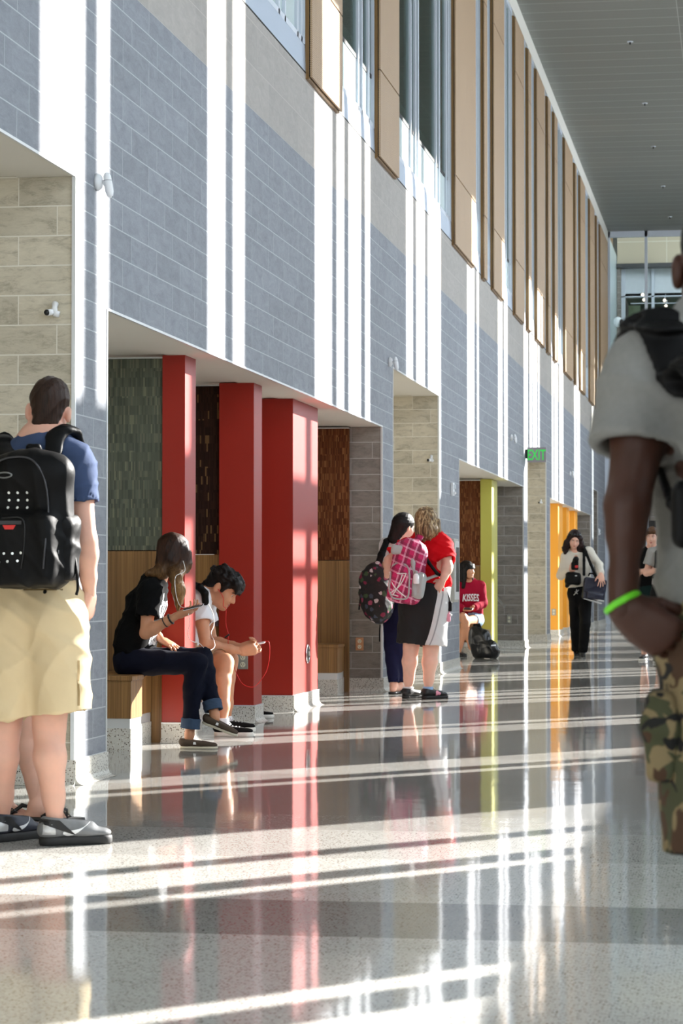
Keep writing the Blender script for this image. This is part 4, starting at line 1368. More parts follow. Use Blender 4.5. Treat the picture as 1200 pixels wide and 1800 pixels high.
# ---------------------------------------------------------------- his backpack
bp = thing('backpack', 'black backpack with pale studs and a red tag worn by person in blue tee', 'backpack', pY(55, 1034, Y0 - .2))
Yb = Y0 - .235
F = Field(.008)
c = pY(52, 918, Yb); tl = -.06
Rb = np.array([unit(A(1, -.1, 0)), unit(A(.1, 1, 0)), A(0, 0, 1)])
F.box(c, (.175, .085, .255), Rb, .075, .02)
F.box(pY(42, 965, Yb - .085), (.130, .045, .140), Rb, .04, .03)
F.ell(pY(56, 830, Yb - .03), (.165, .085, .09), Rb, .04)
bag = surf('main_compartment', F, M['black_nylon'], bp, .007, 9, 22)
F = Field(.007)
F.box(pY(115, 965, Yb + .0), (.045, .07, .125), Rb, .04, .02)
F.box(pY(118, 925, Yb), (.040, .06, .04), Rb, .03, .02)
surf('side_pocket', F, M['black_nylon'], bp, .008, 10, 30)
F = Field(.007)
for x0_, back_ in ((pY(128, 800, Y0)[0], [pY(92, 812, Yb + .09)]), (pY(6, 800, Y0)[0], [pY(28, 812, Yb + .09)])):
    sg_ = 1 if x0_ > pY(66, 800, Y0)[0] else -1
    strap_over(F, tee, [x0_ - sg_ * .045, x0_ - sg_ * .02, x0_, x0_ + sg_ * .01], [Y0 - .095, Y0 - .06, Y0 - .01, Y0 + .05], back_, .036, .45, .012, [(x0_ + sg_ * .0, Y0 + .125, 1.36), (x0_ - sg_ * .02, Y0 + .14, 1.22), (x0_ - sg_ * .01, Y0 + .10, 1.10)])
surf('shoulder_strap', F, M['black_nylon'], bp)
F = Field(.006)
F.chain([pY(46, 800, Yb + .05), pY(52, 786, Yb + .02), pY(66, 786, Yb + .02), pY(74, 800, Yb + .05)], [.012] * 4, .01)
surf('grab_handle', F, M['black_nylon'], bp)
ux, uy = Rb[0], Rb[2]
for (x, y) in [(13, 866), (29, 866), (47, 866), (13, 879), (29, 879), (46, 879), (12, 892), (28, 892), (46, 892), (12, 973), (27, 973), (42, 972), (3, 988), (19, 987), (36, 986)]:
    p = pY(x, y, Yb - .1)
    decal('stud', [disc2(0, 0, .0052, 10)], bag, p, ux, uy, M['stud'], bp, .003)
decal('emblem', [ring2(0, 0, .037, .013, .006)], bag, pY(25, 837, Yb), ux, uy, plain('grey_emblem', (120, 122, 122), .35, .4), bp, .003)
decal('emblem', [ring2(0, 0, .030, .012, .007)], bag, pY(-10, 838, Yb), ux, uy, plain('bright_emblem', (220, 222, 222), .35, .4), bp, .003)
decal('red_tag', [([(-.026, .008), (.026, .008), (.017, -.008), (-.017, -.008)], [(3, 2, 1, 0)])], bag, pY(39, 928, Yb), ux, uy, plain('red_tag', (206, 40, 34), .5), bp, .004)
decal('reflector_band', [([(-.075, .007), (.055, .007), (.055, -.007), (-.075, -.007)], [(3, 2, 1, 0)])], bag, pY(36, 920, Yb), ux, uy, plain('grey_band', (52, 52, 54), .6), bp, .003)
for pts in ([(-.06, .0), (.0, .075), (.09, .068), (.128, .0), (.135, -.2)],):
    pass
bvb = bvh_of([bag])
def onto(pt, dirv, lift=.002, bv=bvb):
    h = bv.ray_cast(Vector(pt - np.array(dirv) * .5), Vector(dirv), 2.)[0]
    return (np.array(h) - np.array(dirv) * lift) if h is not None else pt
fw = Rb[1]
zl = [onto(pY(x, y, Yb), fw) for x, y in [(-8, 850), (0, 822), (25, 808), (60, 806), (84, 818), (98, 850), (103, 900), (104, 960), (100, 1000)]]
cable('zipper_line', zl, .004, plain('zip_tape', (62, 62, 66), .4, .3), bp)
zl = [onto(pY(x, y, Yb), fw) for x, y in [(0, 918), (30, 912), (62, 914), (66, 950), (60, 1000)]]
cable('zipper_line', zl, .003, M['black'], bp)
p = pY(100, 973, Yb - .09)
MB().bbox(p[0] - .008, p[0] + .008, p[1] - .004, p[1] + .004, p[2] - .04, p[2] + .015, .003).build('zipper_pull', M['silver'], bp)
cable('loose_strap', [pY(128, 960, Yb), pY(134, 1000, Yb - .01), pY(137, 1030, Yb), pY(134, 1046, Yb)], .006, M['black_nylon'], bp)
decal('pocket_emblem', [ring2(0, 0, .016, .006, .004)], bag, pY(108, 996, Yb), ux, uy, M['silver'], bp, .003) if False else None

# ---------------------------------------------------------------- the person hidden behind him: only legs and flip-flops show
Y2 = 10.62
g = pZ(70, 1440)
r2 = root('person', 'person almost hidden behind the blue tee, bare legs and black flip flops showing', (g[0], Y2, 0))
sk = SK['fair']
hc = pY(84, 800, Y2); Rq = frame(A(.1, -1, 0), up)
nk = pY(84, 858, Y2); ch = pY(70, 915, Y2); wa = pY(62, 990, Y2); pv = pY(58, 1070, Y2)
sR, eR, wR = pY(20, 880, Y2), pY(8, 985, Y2), pY(30, 1050, Y2 - .1)
sL, eL, wL = pY(122, 885, Y2), pY(128, 985, Y2), pY(100, 1050, Y2 - .1)
hA, kA, aA = pY(72, 1085, Y2), pY(46, 1265, Y2 - .02), pY(68, 1418, Y2 - .03)
hB, kB, aB = pY(30, 1085, Y2), pY(12, 1260, Y2 - .02), pY(5, 1418, Y2 + .03)
F = Field(.009)
head(F, hc, Rq, .9, fem=True); F.cap(hc - up * .05, nk, .048, .052, .03)
torso(F, pv, wa, ch, nk, A(1, 0, 0), (.14, .115, .13, .10))
arm(F, sR, eR, wR, .9, .9); arm(F, sL, eL, wL, .9, .9)
leg(F, hA, kA, aA, .95, 1.08, A(-1, .3, 0)); leg(F, hB, kB, aB, .95, 1.08, A(-1, .3, 0))
G = Field(.005)
for a, d in ((aA, A(1, -.1, 0)), (aB, A(.95, .1, 0))):
    G.cap(lerp(a, a + up * .2, .5), a, .037, .033, .02)
    G2 = leg(G, a + up * .001, a + up * .0005, a, .95, .4, A(0, 0, 0) + A(-1, 0, 0), d, True)
hand(G, wR, A(.5, -.3, -.8), A(0, .5, -.3), 1, .9); hand(G, wL, A(-.5, -.3, -.8), A(0, .5, -.3), -1, .9)
surf('body', [F, G], sk, r2)
F = Field(.009)
torso(F, pY(60, 1060, Y2), wa, ch, nk, A(1, 0, 0), (.165, .14, .15, .11), .66)
F.cap(nk, sR, .05, .065, .05); F.cap(nk, sL, .05, .065, .05); F.cap(sR, lerp(sR, eR, .5), .062, .06, .03); F.cap(sL, lerp(sL, eL, .5), .062, .06, .03)
F.cap(nk + up * .01, nk + up * .1, .06, .065, .01, op='s'); F.cut(pY(60, 1062, Y2), -up)
surf('top', F, fabric('grey_jersey', (120, 122, 128)), r2, .008, 4, 24)
F = Field(.009); F.cap(pv + up * .06, pv, .13, .15, .03, (A(0, 1, 0), .75)); F.cap(hA, lerp(hA, kA, .5), .105, .10, .04); F.cap(hB, lerp(hB, kB, .5), .105, .10, .04)
surf('shorts', F, fabric('navy_shorts', (34, 38, 60)), r2, .006, 6, 24)
F = Field(.008); hq = lambda x, y, z: hc + .9 * (Rq[0] * x + Rq[1] * y + Rq[2] * z)
F.ell(hq(0, -.02, .04), (.075, .092, .085), Rq, .02); F.cap(hq(-.05, -.05, 0), hq(-.06, -.05, -.2), .04, .03, .03); F.cap(hq(.05, -.05, 0), hq(.06, -.05, -.2), .04, .03, .03); F.cut(hq(0, .055, 0), Rq[1])
surf('hair', F, M['hair_dark'], r2, .005, 2, 60)
face_bits(r2, hc, Rq, .9)
for a, d in ((aA, A(1, -.1, 0)), (aB, A(.95, .1, 0))):
    d = unit(d); sd = np.cross(d, up); gq = A(a[0], a[1], 0)
    F = Field(.004); F.cap(gq - d * .035 + up * .008, gq + d * .165 + up * .008, .040, .046, .01); F.cut(up * .016, up); F.cut(up * .001, -up)
    o = surf('flip_flop', F, M['black'], r2)
    t = gq + d * .135 + up * .02 + sd * .012
    MB().tube([gq + d * .03 + sd * .042 + up * .016, gq + d * .09 + sd * .030 + up * .058, t + up * .028, t - up * .002], [.009, .009, .006, .005], 6).tube([gq + d * .03 - sd * .042 + up * .016, gq + d * .08 - sd * .032 + up * .056, t + up * .028], [.009, .009, .006], 6).build('thong_strap', M['black'], o, True)
# ---------------------------------------------------------------- young woman on the first bench
M['black_tee'] = fabric('black_cotton', (11, 11, 12), .95); M['denim'] = fabric('dark_indigo_denim', (11, 14, 30), .85, .15, 40)
M['cuff'] = fabric('turned_denim_inside', (62, 78, 100), .85, .15, 60); M['white_cotton'] = fabric('white_cotton', (230, 230, 234), .85, .03)
M['slip_on'] = fabric('brown_grey_canvas', (82, 70, 60), .9, .12, 50); M['cream_sole'] = plain('cream_rubber', (206, 198, 178), .7); M['white_sole'] = plain('white_rubber', (232, 230, 222), .55)
M['canvas_black'] = fabric('black_canvas', (22, 21, 22), .85)
M['cable_white'] = plain('white_cable', (236, 234, 230), .4); M['cable_red'] = plain('red_cable', (214, 26, 30), .4)
t = NT('long_light_brown_hair'); v, x, y, z = t.pos()
n = t.noise(t.scalev(v, (150., 150., 8.)), 1., 4, .6); n2 = t.noise(t.scalev(v, (24., 24., 3.)), 1., 3)
k = t.math('ADD', t.math('MULTIPLY', n, .55), t.math('MULTIPLY', n2, .45))
dk = t.ramp(k, [(.36, srgb(18, 9, 5)), (.66, srgb(66, 38, 22))]); lt = t.ramp(k, [(.34, srgb(72, 46, 22)), (.66, srgb(176, 134, 84))])
zz = t.math('DIVIDE', t.math('SUBTRACT', 1.16, z), .20, None, True)
M['hair_ombre'] = t.out(t.mix(zz, dk, lt), .48, 0, .22, n, .5, .004)

Yg = 15.40
r3 = root('person', 'person with long light brown hair in black printed tee sitting on the first bench', (pZ(260, 1318)[0], Yg, 0))
J = dict(hc=pY(308, 972, Yg - .02), f=A(.80, .60, -.06), nk=pY(273, 1019, Yg), ch=pY(258, 1062, Yg), wa=pY(239, 1120, Yg), pv=pY(232, 1160, Yg), lat=A(-.12, -1, 0),
         sR=pY(264, 1040, Yg - .17), eR=pY(256, 1113, Yg - .24), wR=pY(311, 1082, Yg - .26),
         sL=pY(270, 1036, Yg + .17), eL=pY(262, 1104, Yg + .20), wL=pY(284, 1125, Yg + .02),
         hR=pY(240, 1163, Yg - .10), kR=pY(346, 1166, Yg - .14), aR=pY(333, 1291, Yg - .14), tR=A(1, -.06, 0), bR=A(-1, 0, 0),
         hL=pY(240, 1163, Yg + .08), kL=pY(356, 1156, Yg - .02), aL=pY(377, 1256, Yg - .10), tL=A(.93, -.05, -.34), bL=A(-1, 0, -.2))
R3 = build_body(r3, J, SK['tan'], .95, True, .0065, [((J['wR'], A(1, .0, .35), A(-.2, .3, .9), 1), dict(s=.92, curls=[(15, 25, 15), (20, 35, 20), (25, 40, 20), (30, 40, 20)], fore=J['eR'], thumb=(.8, .45, .45), tcurl=10)),
                ((J['wL'], A(.8, -.4, -.35), A(0, .1, -1), -1), dict(s=.9, curl=(10, 20, 10), fore=J['eL']))], .92, .92, .96, (.155, .125, .145, .10), hres=.0042, neck=.048, ears=False)
tee3 = top_garment(r3, 'tee_shirt', J, M['black_tee'], .016, .62, J['pv'] + A(-.02, 0, .035), (.155, .165, .15, .10), .74, .96, .062, .0, .010, 21, .007, 24, loose=1.12, hemn=A(.25, 0, -1))
J2 = dict(J)
legwear(r3, 'jeans', J, M['denim'], .012, 1.86, J['wa'] - A(0, 0, .02), .96, .007, 31, .007, 26, .92, .150, .85, topn=A(-.35, 0, 1))
F = Field(.006)
F.cap(J['pv'] + A(-.0, 0, .035), J['pv'] + A(-.02, 0, .075), .135, .125, .02, (A(1, 0, 0), .86), True)
F.cap(J['pv'] + A(0, 0, 0), J['pv'] + A(-.05, 0, .11), .05, .05, .01, None, True, 's')
surf('undershirt', F, M['white_cotton'], r3, .008, 4, 40)
for k in 'RL':
    d = unit(J['a' + k] - J['k' + k]); p = lerp(J['k' + k], J['a' + k], .84)
    F = Field(.005); F.cap(p - d * .03, p + d * .035, .060, .060, .004, None, True); F.cap(p + d * .0, p + d * .08, .046, .046, .004, None, True, 's')
    surf('jeans_cuff', F, M['cuff'], r3, .003, 5, 50)
for k, he in (('R', heel_of(J, 'R', .06)), ('L', J['aL'] - unit(J['tL']) * .058 - unit(A(.34, 0, .93)) * .078)):
    o = shoe(r3, 'slip_on_shoe', he, J['t' + k], .245, A(0, 0, 1), M['slip_on'], M['cream_sole'], .066, .041, res=.0045, soleh=.016)
    d = unit(J['t' + k]); un = unit(A(0, 0, 1) - d * d[2])
    decal('heel_label', [([(.095, .028), (.115, .028), (.112, .044), (.098, .044)], [(0, 1, 2, 3)])], o, he, d, un, M['white'], o, .003)
hq = lambda x, y, z: J['hc'] + .95 * (R3[0] * x + R3[1] * y + R3[2] * z)
F = Field(.0065)
F.ell(hq(0, -.020, .042), (.084, .104, .090), R3, .02); F.ell(hq(.0, -.045, -.03), (.082, .075, .080), R3, .04)
F.cap(hq(.068, .03, .02), hq(.062, .045, -.085), .030, .034, .03); F.cap(hq(-.068, .03, .02), hq(-.064, .045, -.085), .030, .030, .03)
F.cap(hq(.01, -.06, -.05), pY(283, 1006, Yg - .10), .055, .045, .04); F.cap(pY(283, 1004, Yg - .10), pY(258, 1008, Yg - .13), .040, .018, .03)
F.ell(hq(.050, .030, -.045), (.046, .062, .085), R3, .03); F.ell(hq(0, -.03, -.06), (.078, .07, .085), R3, .04)
F.chain([hq(.06, .03, -.07), pY(309, 1012, Yg - .13), pY(314, 1040, Yg - .15), pY(313, 1072, Yg - .15)], [.034, .036, .036, .012], .03)
F.chain([pY(304, 1005, Yg - .12), pY(318, 1035, Yg - .13), pY(320, 1060, Yg - .13)], [.03, .022, .008], .02)
F.ell(hq(0, .085, -.035), (.050, .055, .085), R3, .02, 's')
surf('hair', F, M['hair_ombre'], r3, .005, 8, 70, [(1, 0, .1), (.2, 1, 0), (1, .5, .1)])
# print on the tee, phone, bands
ux, uy = unit(A(.8, .6, .0)), unit(A(.05, .0, 1))
txt = text2('uhn', .21, bold=.005, sx=.42)
sk_ = [(p[0] + p[1] * .22, p[1]) for p in txt[0]]
decal('shirt_print', [(sk_, txt[1])], tee3, pY(292, 1086, Yg - .1), ux, uy, M['white'], r3, .004)
txt = text2('us', .13, bold=.006, sx=.8)
decal('shirt_print', [([(p[0] + p[1] * .25, p[1]) for p in txt[0]], txt[1])], tee3, pY(279, 1134, Yg - .1), ux, uy, M['white'], r3, .004)
for f_, rr in ((.80, .0060), (.62, .0035)):
    c_ = lerp(J['eR'], J['wR'], f_); d = unit(J['wR'] - J['eR']); a_ = unit(np.cross(d, A(0, 0, 1))); b_ = np.cross(d, a_)
    ra = .036 * (1 - f_) + .029 * f_
    MB().tube([c_ + (a_ * math.cos(w_) + b_ * math.sin(w_)) * ra for w_ in np.linspace(0, 2 * PI, 21)], rr, 6, 0, False).build('wristband', M['black'], r3, True)

def phone(label, c, d, n, L=.125, W=.062, T=.010, body='black', rim='white'):
    d, n = unit(d), unit(n); s_ = np.cross(d, n)
    o = thing('phone', label, 'phone', c)
    F = Field(.003); F.box(c, (L / 2, W / 2, T / 2), np.array([d, s_, n]), .0045, .002)
    surf('phone_body', F, M[body], o)
    F = Field(.003); F.box(c - n * .001, (L / 2 + .0015, W / 2 + .0015, T / 2 - .002), np.array([d, s_, n]), .003, .002)
    surf('phone_rim', F, M[rim], o)
    return o
phone('black phone with pale edge held by the seated young woman', pY(340, 1067, Yg - .28), A(1, 0, .22), A(-.22, -.25, .95), .125, .055)
cp = [hq(.078, .01, -.02), pY(325, 1003, Yg - .14), pY(309, 1013, Yg - .19), pY(308, 1035, Yg - .205), pY(312, 1055, Yg - .21), pY(319, 1067, Yg - .25), pY(334, 1068, Yg - .28)]
tag(cable('earphone_cord', cp, .0022, M['cable_white']), 'white earphone cord hanging through the long hair down to the black phone', 'earphones')
cp = [pY(330, 1070, Yg - .27), pY(333, 1095, Yg - .27), pY(330, 1115, Yg - .24), pY(337, 1127, Yg - .22), pY(350, 1131, Yg - .17), pY(360, 1140, Yg - .0), pY(369, 1143, Yg + .2), pY(377, 1137, Yg + .5), pY(376, 1126, Yg + .7), pY(371, 1113, Yg + .9), pY(376, 1098, Yg + 1.0), pY(374, 1078, Yg + 1.05), pY(366, 1062, Yg + 1.1)]
tag(cable('charging_cord', cp, .0024, M['cable_white']), 'white cord looping over the knee towards the young man in white', 'cord')

# ---------------------------------------------------------------- young man in the white tee
Yb4 = 17.02
M['hair_black'] = hair_mat('thick_black_hair', (10, 8, 8), (34, 28, 26), 120.)
M['tan_short'] = fabric('tan_plaid_cotton', (176, 142, 112))
r4 = root('person', 'person in white tee sitting hunched over a phone beside the middle red pillar', (pZ(400, 1300)[0], Yb4, 0))
J = dict(hc=pY(391, 1033, Yb4 - .06), f=A(.80, -.10, -.56), u=A(.56, 0, .8), nk=pY(362, 1046, Yb4 - .02), ch=pY(345, 1075, Yb4), wa=pY(322, 1125, Yb4), pv=pY(310, 1165, Yb4), lat=A(-.05, -1, 0),
         sR=pY(350, 1056, Yb4 - .19), eR=pY(361, 1134, Yb4 - .30), wR=pY(422, 1144, Yb4 - .22), sL=pY(358, 1058, Yb4 + .18), eL=pY(372, 1128, Yb4 + .25), wL=pY(424, 1138, Yb4 + .02),
         hR=pY(316, 1166, Yb4 - .10), kR=pY(396, 1163, Yb4 - .36), aR=pY(392, 1270, Yb4 - .52), tR=A(1, -.04, 0), bR=A(-1, 0, 0),
         hL=pY(318, 1166, Yb4 + .09), kL=pY(404, 1158, Yb4 + .06), aL=pY(398, 1266, Yb4 + .03), tL=A(1, .0, 0), bL=A(-1, 0, 0))
R4 = build_body(r4, J, SK['tan'], 1.10, False, .0065, [((J['wR'], A(.95, .25, .10), A(.1, .75, .5), 1), dict(s=1.05, curls=[(30, 40, 30), (45, 50, 30), (55, 55, 30), (60, 55, 30)], fore=J['eR'], thumb=(.8, .3, .5), tcurl=15)),
                ((J['wL'], A(.95, -.2, .12), A(.1, -.75, .5), -1), dict(s=1.05, curls=[(30, 40, 30), (45, 50, 30), (55, 55, 30), (60, 55, 30)], fore=J['eL'], thumb=(.8, .3, .5), tcurl=15))], .95, 1.02, 1., hres=.0042)
top_garment(r4, 'tee_shirt', J, M['white_cotton'], .014, .50, J['pv'] + A(0, 0, .02), (.155, .15, .165, .11), .68, 1., .062, -.006, .008, 33, .007, 28, loose=1.15)
legwear(r4, 'shorts', J, M['tan_short'], .018, .90, J['wa'] - A(0, 0, .01), 1., .008, 35, .007, 24, 1.0, .155, .85, topn=A(-.35, 0, 1))
hq = lambda x, y, z: J['hc'] + 1.1 * (R4[0] * x + R4[1] * y + R4[2] * z)
F = Field(.006)
F.ell(hq(0, -.018, .046), (.088, .112, .098), R4, .02); F.ell(hq(0, -.07, -.01), (.070, .050, .070), R4, .03)
F.cap(hq(-.05, .075, .075), hq(.05, .075, .075), .032, None, .03); F.cap(hq(-.045, .098, .050), hq(.05, .098, .050), .018, .018, .02)
for q in (-1, 1): F.cap(hq(q * .075, .035, .03), hq(q * .078, .028, -.012), .020, .010, .02); F.ell(hq(q * .092, -.012, -.018), (.02, .026, .036), R4, .012, 's')
rr = random.Random(4)
for i in range(34):
    a = rr.uniform(0, 2 * PI); e = rr.uniform(.1, 1.2)
    p = hq(.084 * math.cos(a) * math.cos(e), -.018 + .108 * math.sin(a) * math.cos(e), .046 + .092 * math.sin(e)); q = p + R4[1] * .03 - R4[2] * .012 + unit(p - J['hc']) * .012
    F.cap(p, q, .013, .004, .012)
for i in range(9): F.cap(hq(-.055 + .0137 * i, .090, .060), hq(-.058 + .0145 * i, .108, .022 - .01 * (i % 2)), .012, .004, .010)
for i in range(7): F.cap(hq(-.05 + .0165 * i, -.10, -.03), hq(-.052 + .017 * i, -.118, -.085 - .01 * (i % 3)), .014, .004, .012)
F.ell(hq(0, .105, -.03), (.060, .045, .042), R4, .012, 's')
surf('hair', F, M['hair_black'], r4, .004, 9, 90)
for k, he in (('R', heel_of(J, 'R')), ('L', heel_of(J, 'L'))):
    o = shoe(r4, 'canvas_shoe', he, J['t' + k], .275 if k == 'R' else .27, A(0, 0, 1), M['canvas_black'], M['white_sole'], .085, .046, lace=M['white'], res=.0045, soleh=.030)
    F = Field(.005); F.cap(J['a' + k] + A(0, 0, .03), J['a' + k] - A(0, 0, .02), .040, .040, .005, None, True); F.cap(J['a' + k] + A(0, 0, .0), J['a' + k] + A(0, 0, .06), .030, .030, .004, None, True, 's')
    surf('sock', F, M['white_cotton'], r4)
phone('white phone held low in both hands by the hunched young man', pY(451, 1132, Yb4 - .10), A(1, 0, .22), A(-.2, -.15, .95), .12, .06, .009, 'white', 'white')
cp = [hq(.084, .0, -.012), pY(392, 1050, Yb4 - .17), pY(392.5, 1066, Yb4 - .17), pY(397, 1070, Yb4 - .16), pY(397, 1097, Yb4 - .16), pY(401, 1114, Yb4 - .16), pY(401, 1132, Yb4 - .16), pY(404, 1150, Yb4 - .12), pY(412, 1175, Yb4 - .12), pY(423, 1198, Yb4 - .12), pY(436, 1207, Yb4 - .12), pY(450, 1205, Yb4 - .12), pY(466, 1184, Yb4 - .12), pY(472, 1165, Yb4 - .12), pY(474, 1143, Yb4 - .11), pY(472, 1128, Yb4 - .1), pY(465, 1128, Yb4 - .1)]
e = cable('earphone_cord', cp, .0022, M['cable_red'])
tag(e, 'red earphone cord looping from the ear of person in white down to his phone', 'earphones')
MB().tube([pY(395, 1121, Yb4 - .165), pY(403, 1115, Yb4 - .165)], .006, 6).build('cord_slider', M['black'], e, True)
o = thing('backpack', 'dark backpack strap over the white tee of the hunched young man', 'backpack', pY(322, 1160, Yb4 - .05))
F = Field(.008)
ax_ = unit(J['nk'] - J['wa']); bk = unit(np.cross(ax_, A(0, 1, 0)))
if bk[0] > 0: bk = -bk
F.box(lerp(J['wa'], J['ch'], .55) + bk * .19, (.06, .13, .17), np.array([bk, A(0, 1, 0), np.cross(bk, A(0, 1, 0))]), .04, .02)
surf('bag_body', F, M['black_nylon'], o, .006, 3)
F = Field(.005)
pts = [J['ch'] + bk * .14 + A(0, -.10, .04), pY(340, 1028, Yb4 - .20), pY(351, 1032, Yb4 - .27), pY(360, 1043, Yb4 - .285), pY(361, 1058, Yb4 - .27)]
for a, b_ in zip(pts[:-1], pts[1:]): F.cap(a, b_, .024, .024, .012)
surf('shoulder_strap', F, M['black_nylon'], o)

# socket plates, cable port, lone shoe
def outlet(label, c, face, w=.075, h=.118, mat='outlet_grey', duplex=True, sock='sock_cream'):
    """face: +x or -y"""
    o = thing('wall_outlet', label, 'outlet', c, 'wall outlets')
    x, y, z = c
    if face == 'y':
        MB().bbox(x - w / 2, x + w / 2, y - .008, y, z - h / 2, z + h / 2, .003).build('cover_plate', M[mat], o)
        if duplex:
            for dz in (-.026, .026):
                b = MB().tube([(x, y - .012, z + dz), (x, y - .006, z + dz)], .019, 14).build('socket', M[sock], o)
                MB().box(x - .009, x - .006, y - .0135, y - .011, z + dz - .002, z + dz + .009).box(x + .006, x + .009, y - .0135, y - .011, z + dz - .002, z + dz + .009).box(x - .003, x + .003, y - .0135, y - .011, z + dz - .012, z + dz - .007).build('slot', M['dark'], b)
    return o
M['outlet_grey'] = plain('grey_outlet_plate', (158, 156, 146), .4, .2); M['sock_cream'] = plain('cream_socket', (226, 220, 196), .5); M['plate_purple'] = plain('purple_grey_plate', (92, 82, 88), .5); M['outlet_copper'] = plain('copper_outlet_plate', (190, 138, 100), .4, .3)
outlet('grey double socket plate on the front of the middle red pillar', tuple(pY(427, 1162, 18.07)), 'y')
outlet('purple grey blank plate on the bamboo behind the young man', tuple(pY(374.5, 1093, 18.098)), 'y', .08, .066, 'plate_purple', False)
outlet('copper coloured socket plate low on the brown stone beside floral bag', tuple(pY(632, 1132, 23.386)), 'y', .075, .12, 'outlet_copper')
outlet('grey double socket plate low on the front of the olive pillar', tuple(pY(856, 1116, 35.5)), 'y', .085, .15)
outlet('socket plate on the dark stone right of the olive pillar', tuple(pY(894.5, 1089, 38.586)), 'y', .075, .12)
outlet('pale socket plate low on the nearest orange pillar', tuple(pY(973, 1076, 46.9)), 'y', .08, .12)
p = pX(539, 1149, XP)
o = thing('cable_port', 'round black cable port with chrome rim on the widest red pillar', 'cable port', p)
ring = [(.062 * math.cos(a), .062 * math.sin(a)) for a in np.linspace(0, 2 * PI, 25)]
MB().tube([p + A(0, 0, 0), p + A(.012, 0, 0)], .074, 24).build('port_cap', M['black'], o)
MB().tube([p + A(.008, b, c) for b, c in [(a[0] * 1.18, a[1] * 1.18) for a in ring]], .007, 6, 0, False).build('chrome_rim', plain('chrome', (226, 228, 230), .12, 1.), o, True)
MB().tube([p + A(.014, 0, .02), p + A(.018, .0, -.02)], .012, 8).build('port_latch', M['outlet_grey'], o)
he = pZ(420, 1262)
o = shoe(None, 'canvas_shoe', he, A(1, .05, 0), .27, A(0, 0, 1), M['canvas_black'], M['white_sole'], .075, .045, res=.005, soleh=.028)
tag(o, 'black canvas shoe toe with white sole poking out past the middle red pillar', 'shoe')
# ---------------------------------------------------------------- pair at the stone pier: dark-haired woman with the floral bag
Y5 = 22.95
up = A(0, 0, 1)
r5 = root('person', 'person with straight black hair in white top carrying the black floral backpack', (pZ(692, 1219)[0], Y5, 0))
J = dict(hc=pY(710, 926, Y5), f=A(.62, .75, -.25), u=A(.12, 0, 1), nk=pY(698, 953, Y5), ch=pY(694, 985, Y5), wa=pY(693, 1030, Y5), pv=pY(694, 1062, Y5), lat=A(.85, -.5, 0),
         sR=pY(720, 962, Y5 - .05), eR=pY(722, 1010, Y5 + .1), wR=pY(742, 1030, Y5 + .3), sL=pY(680, 958, Y5 + .1), eL=pY(676, 1008, Y5 + .05), wL=pY(690, 1046, Y5 + .2),
         hR=pY(702, 1068, Y5 - .04), kR=pY(700, 1135, Y5 + .02), aR=pY(701, 1203, Y5 + .08), tR=A(.3, 1, 0), bR=A(0, -1, 0),
         hL=pY(687, 1068, Y5 + .05), kL=pY(688, 1137, Y5 + .02), aL=pY(692, 1205, Y5 - .03), tL=A(.15, 1, 0), bL=A(0, -1, 0))
R5 = build_body(r5, J, SK['pale'], .95, True, .009, [((J['wL'], A(.3, .5, -.7), A(.8, 0, .3), 1), dict(s=.9, fore=J['eL'])), ((J['wR'], A(.3, .8, .2), A(-.8, .4, 0), -1), dict(s=.9, fore=J['eR']))], .9, .92, .95, (.145, .12, .14, .10), bare=True)
top_garment(r5, 'white_top', J, M['white_cotton'], .010, .5, J['pv'] + up * .02, (.15, .13, .145, .10), .64, .95, .06, 0, .006, 41, .009)
legwear(r5, 'jeans', J, fabric('navy_jeans', (24, 26, 56), .85, .1, 30), .012, 1.93, J['wa'] - up * .04, .95, .006, 42, .009, 22, .95)
hq = lambda x, y, z: J['hc'] + .95 * (R5[0] * x + R5[1] * y + R5[2] * z)
F = Field(.007)
F.ell(hq(0, -.020, .042), (.086, .106, .092), R5, .02); F.cap(hq(0, -.05, .0), hq(-.02, -.07, -.13), .082, .060, .04); F.cap(hq(-.05, -.02, -.02), hq(-.09, -.04, -.16), .05, .03, .03)
F.ell(hq(0, .085, -.03), (.056, .06, .09), R5, .02, 's'); F.ell(hq(.09, .02, -.045), (.03, .04, .05), R5, .02, 's')
surf('hair', F, M['hair_black'], r5, .003, 5, 80)
for k in 'RL':
    F = Field(.005); a_ = J['a' + k]; d = unit(J['t' + k]); q0 = A(a_[0], a_[1], .0)
    F.cap(q0 - d * .04 + up * .01, q0 + d * .17 + up * .01, .040, .044, .01); F.cut(up * .022, up); F.cut(up * .001, -up)
    o = surf('sandal', F, M['black'], r5)
    sd = np.cross(d, up)
    MB().tube([q0 + d * .09 - sd * .045 + up * .02, q0 + d * .10 + up * .060, q0 + d * .09 + sd * .045 + up * .02], .010, 6).build('sandal_strap', M['black'], o, True)

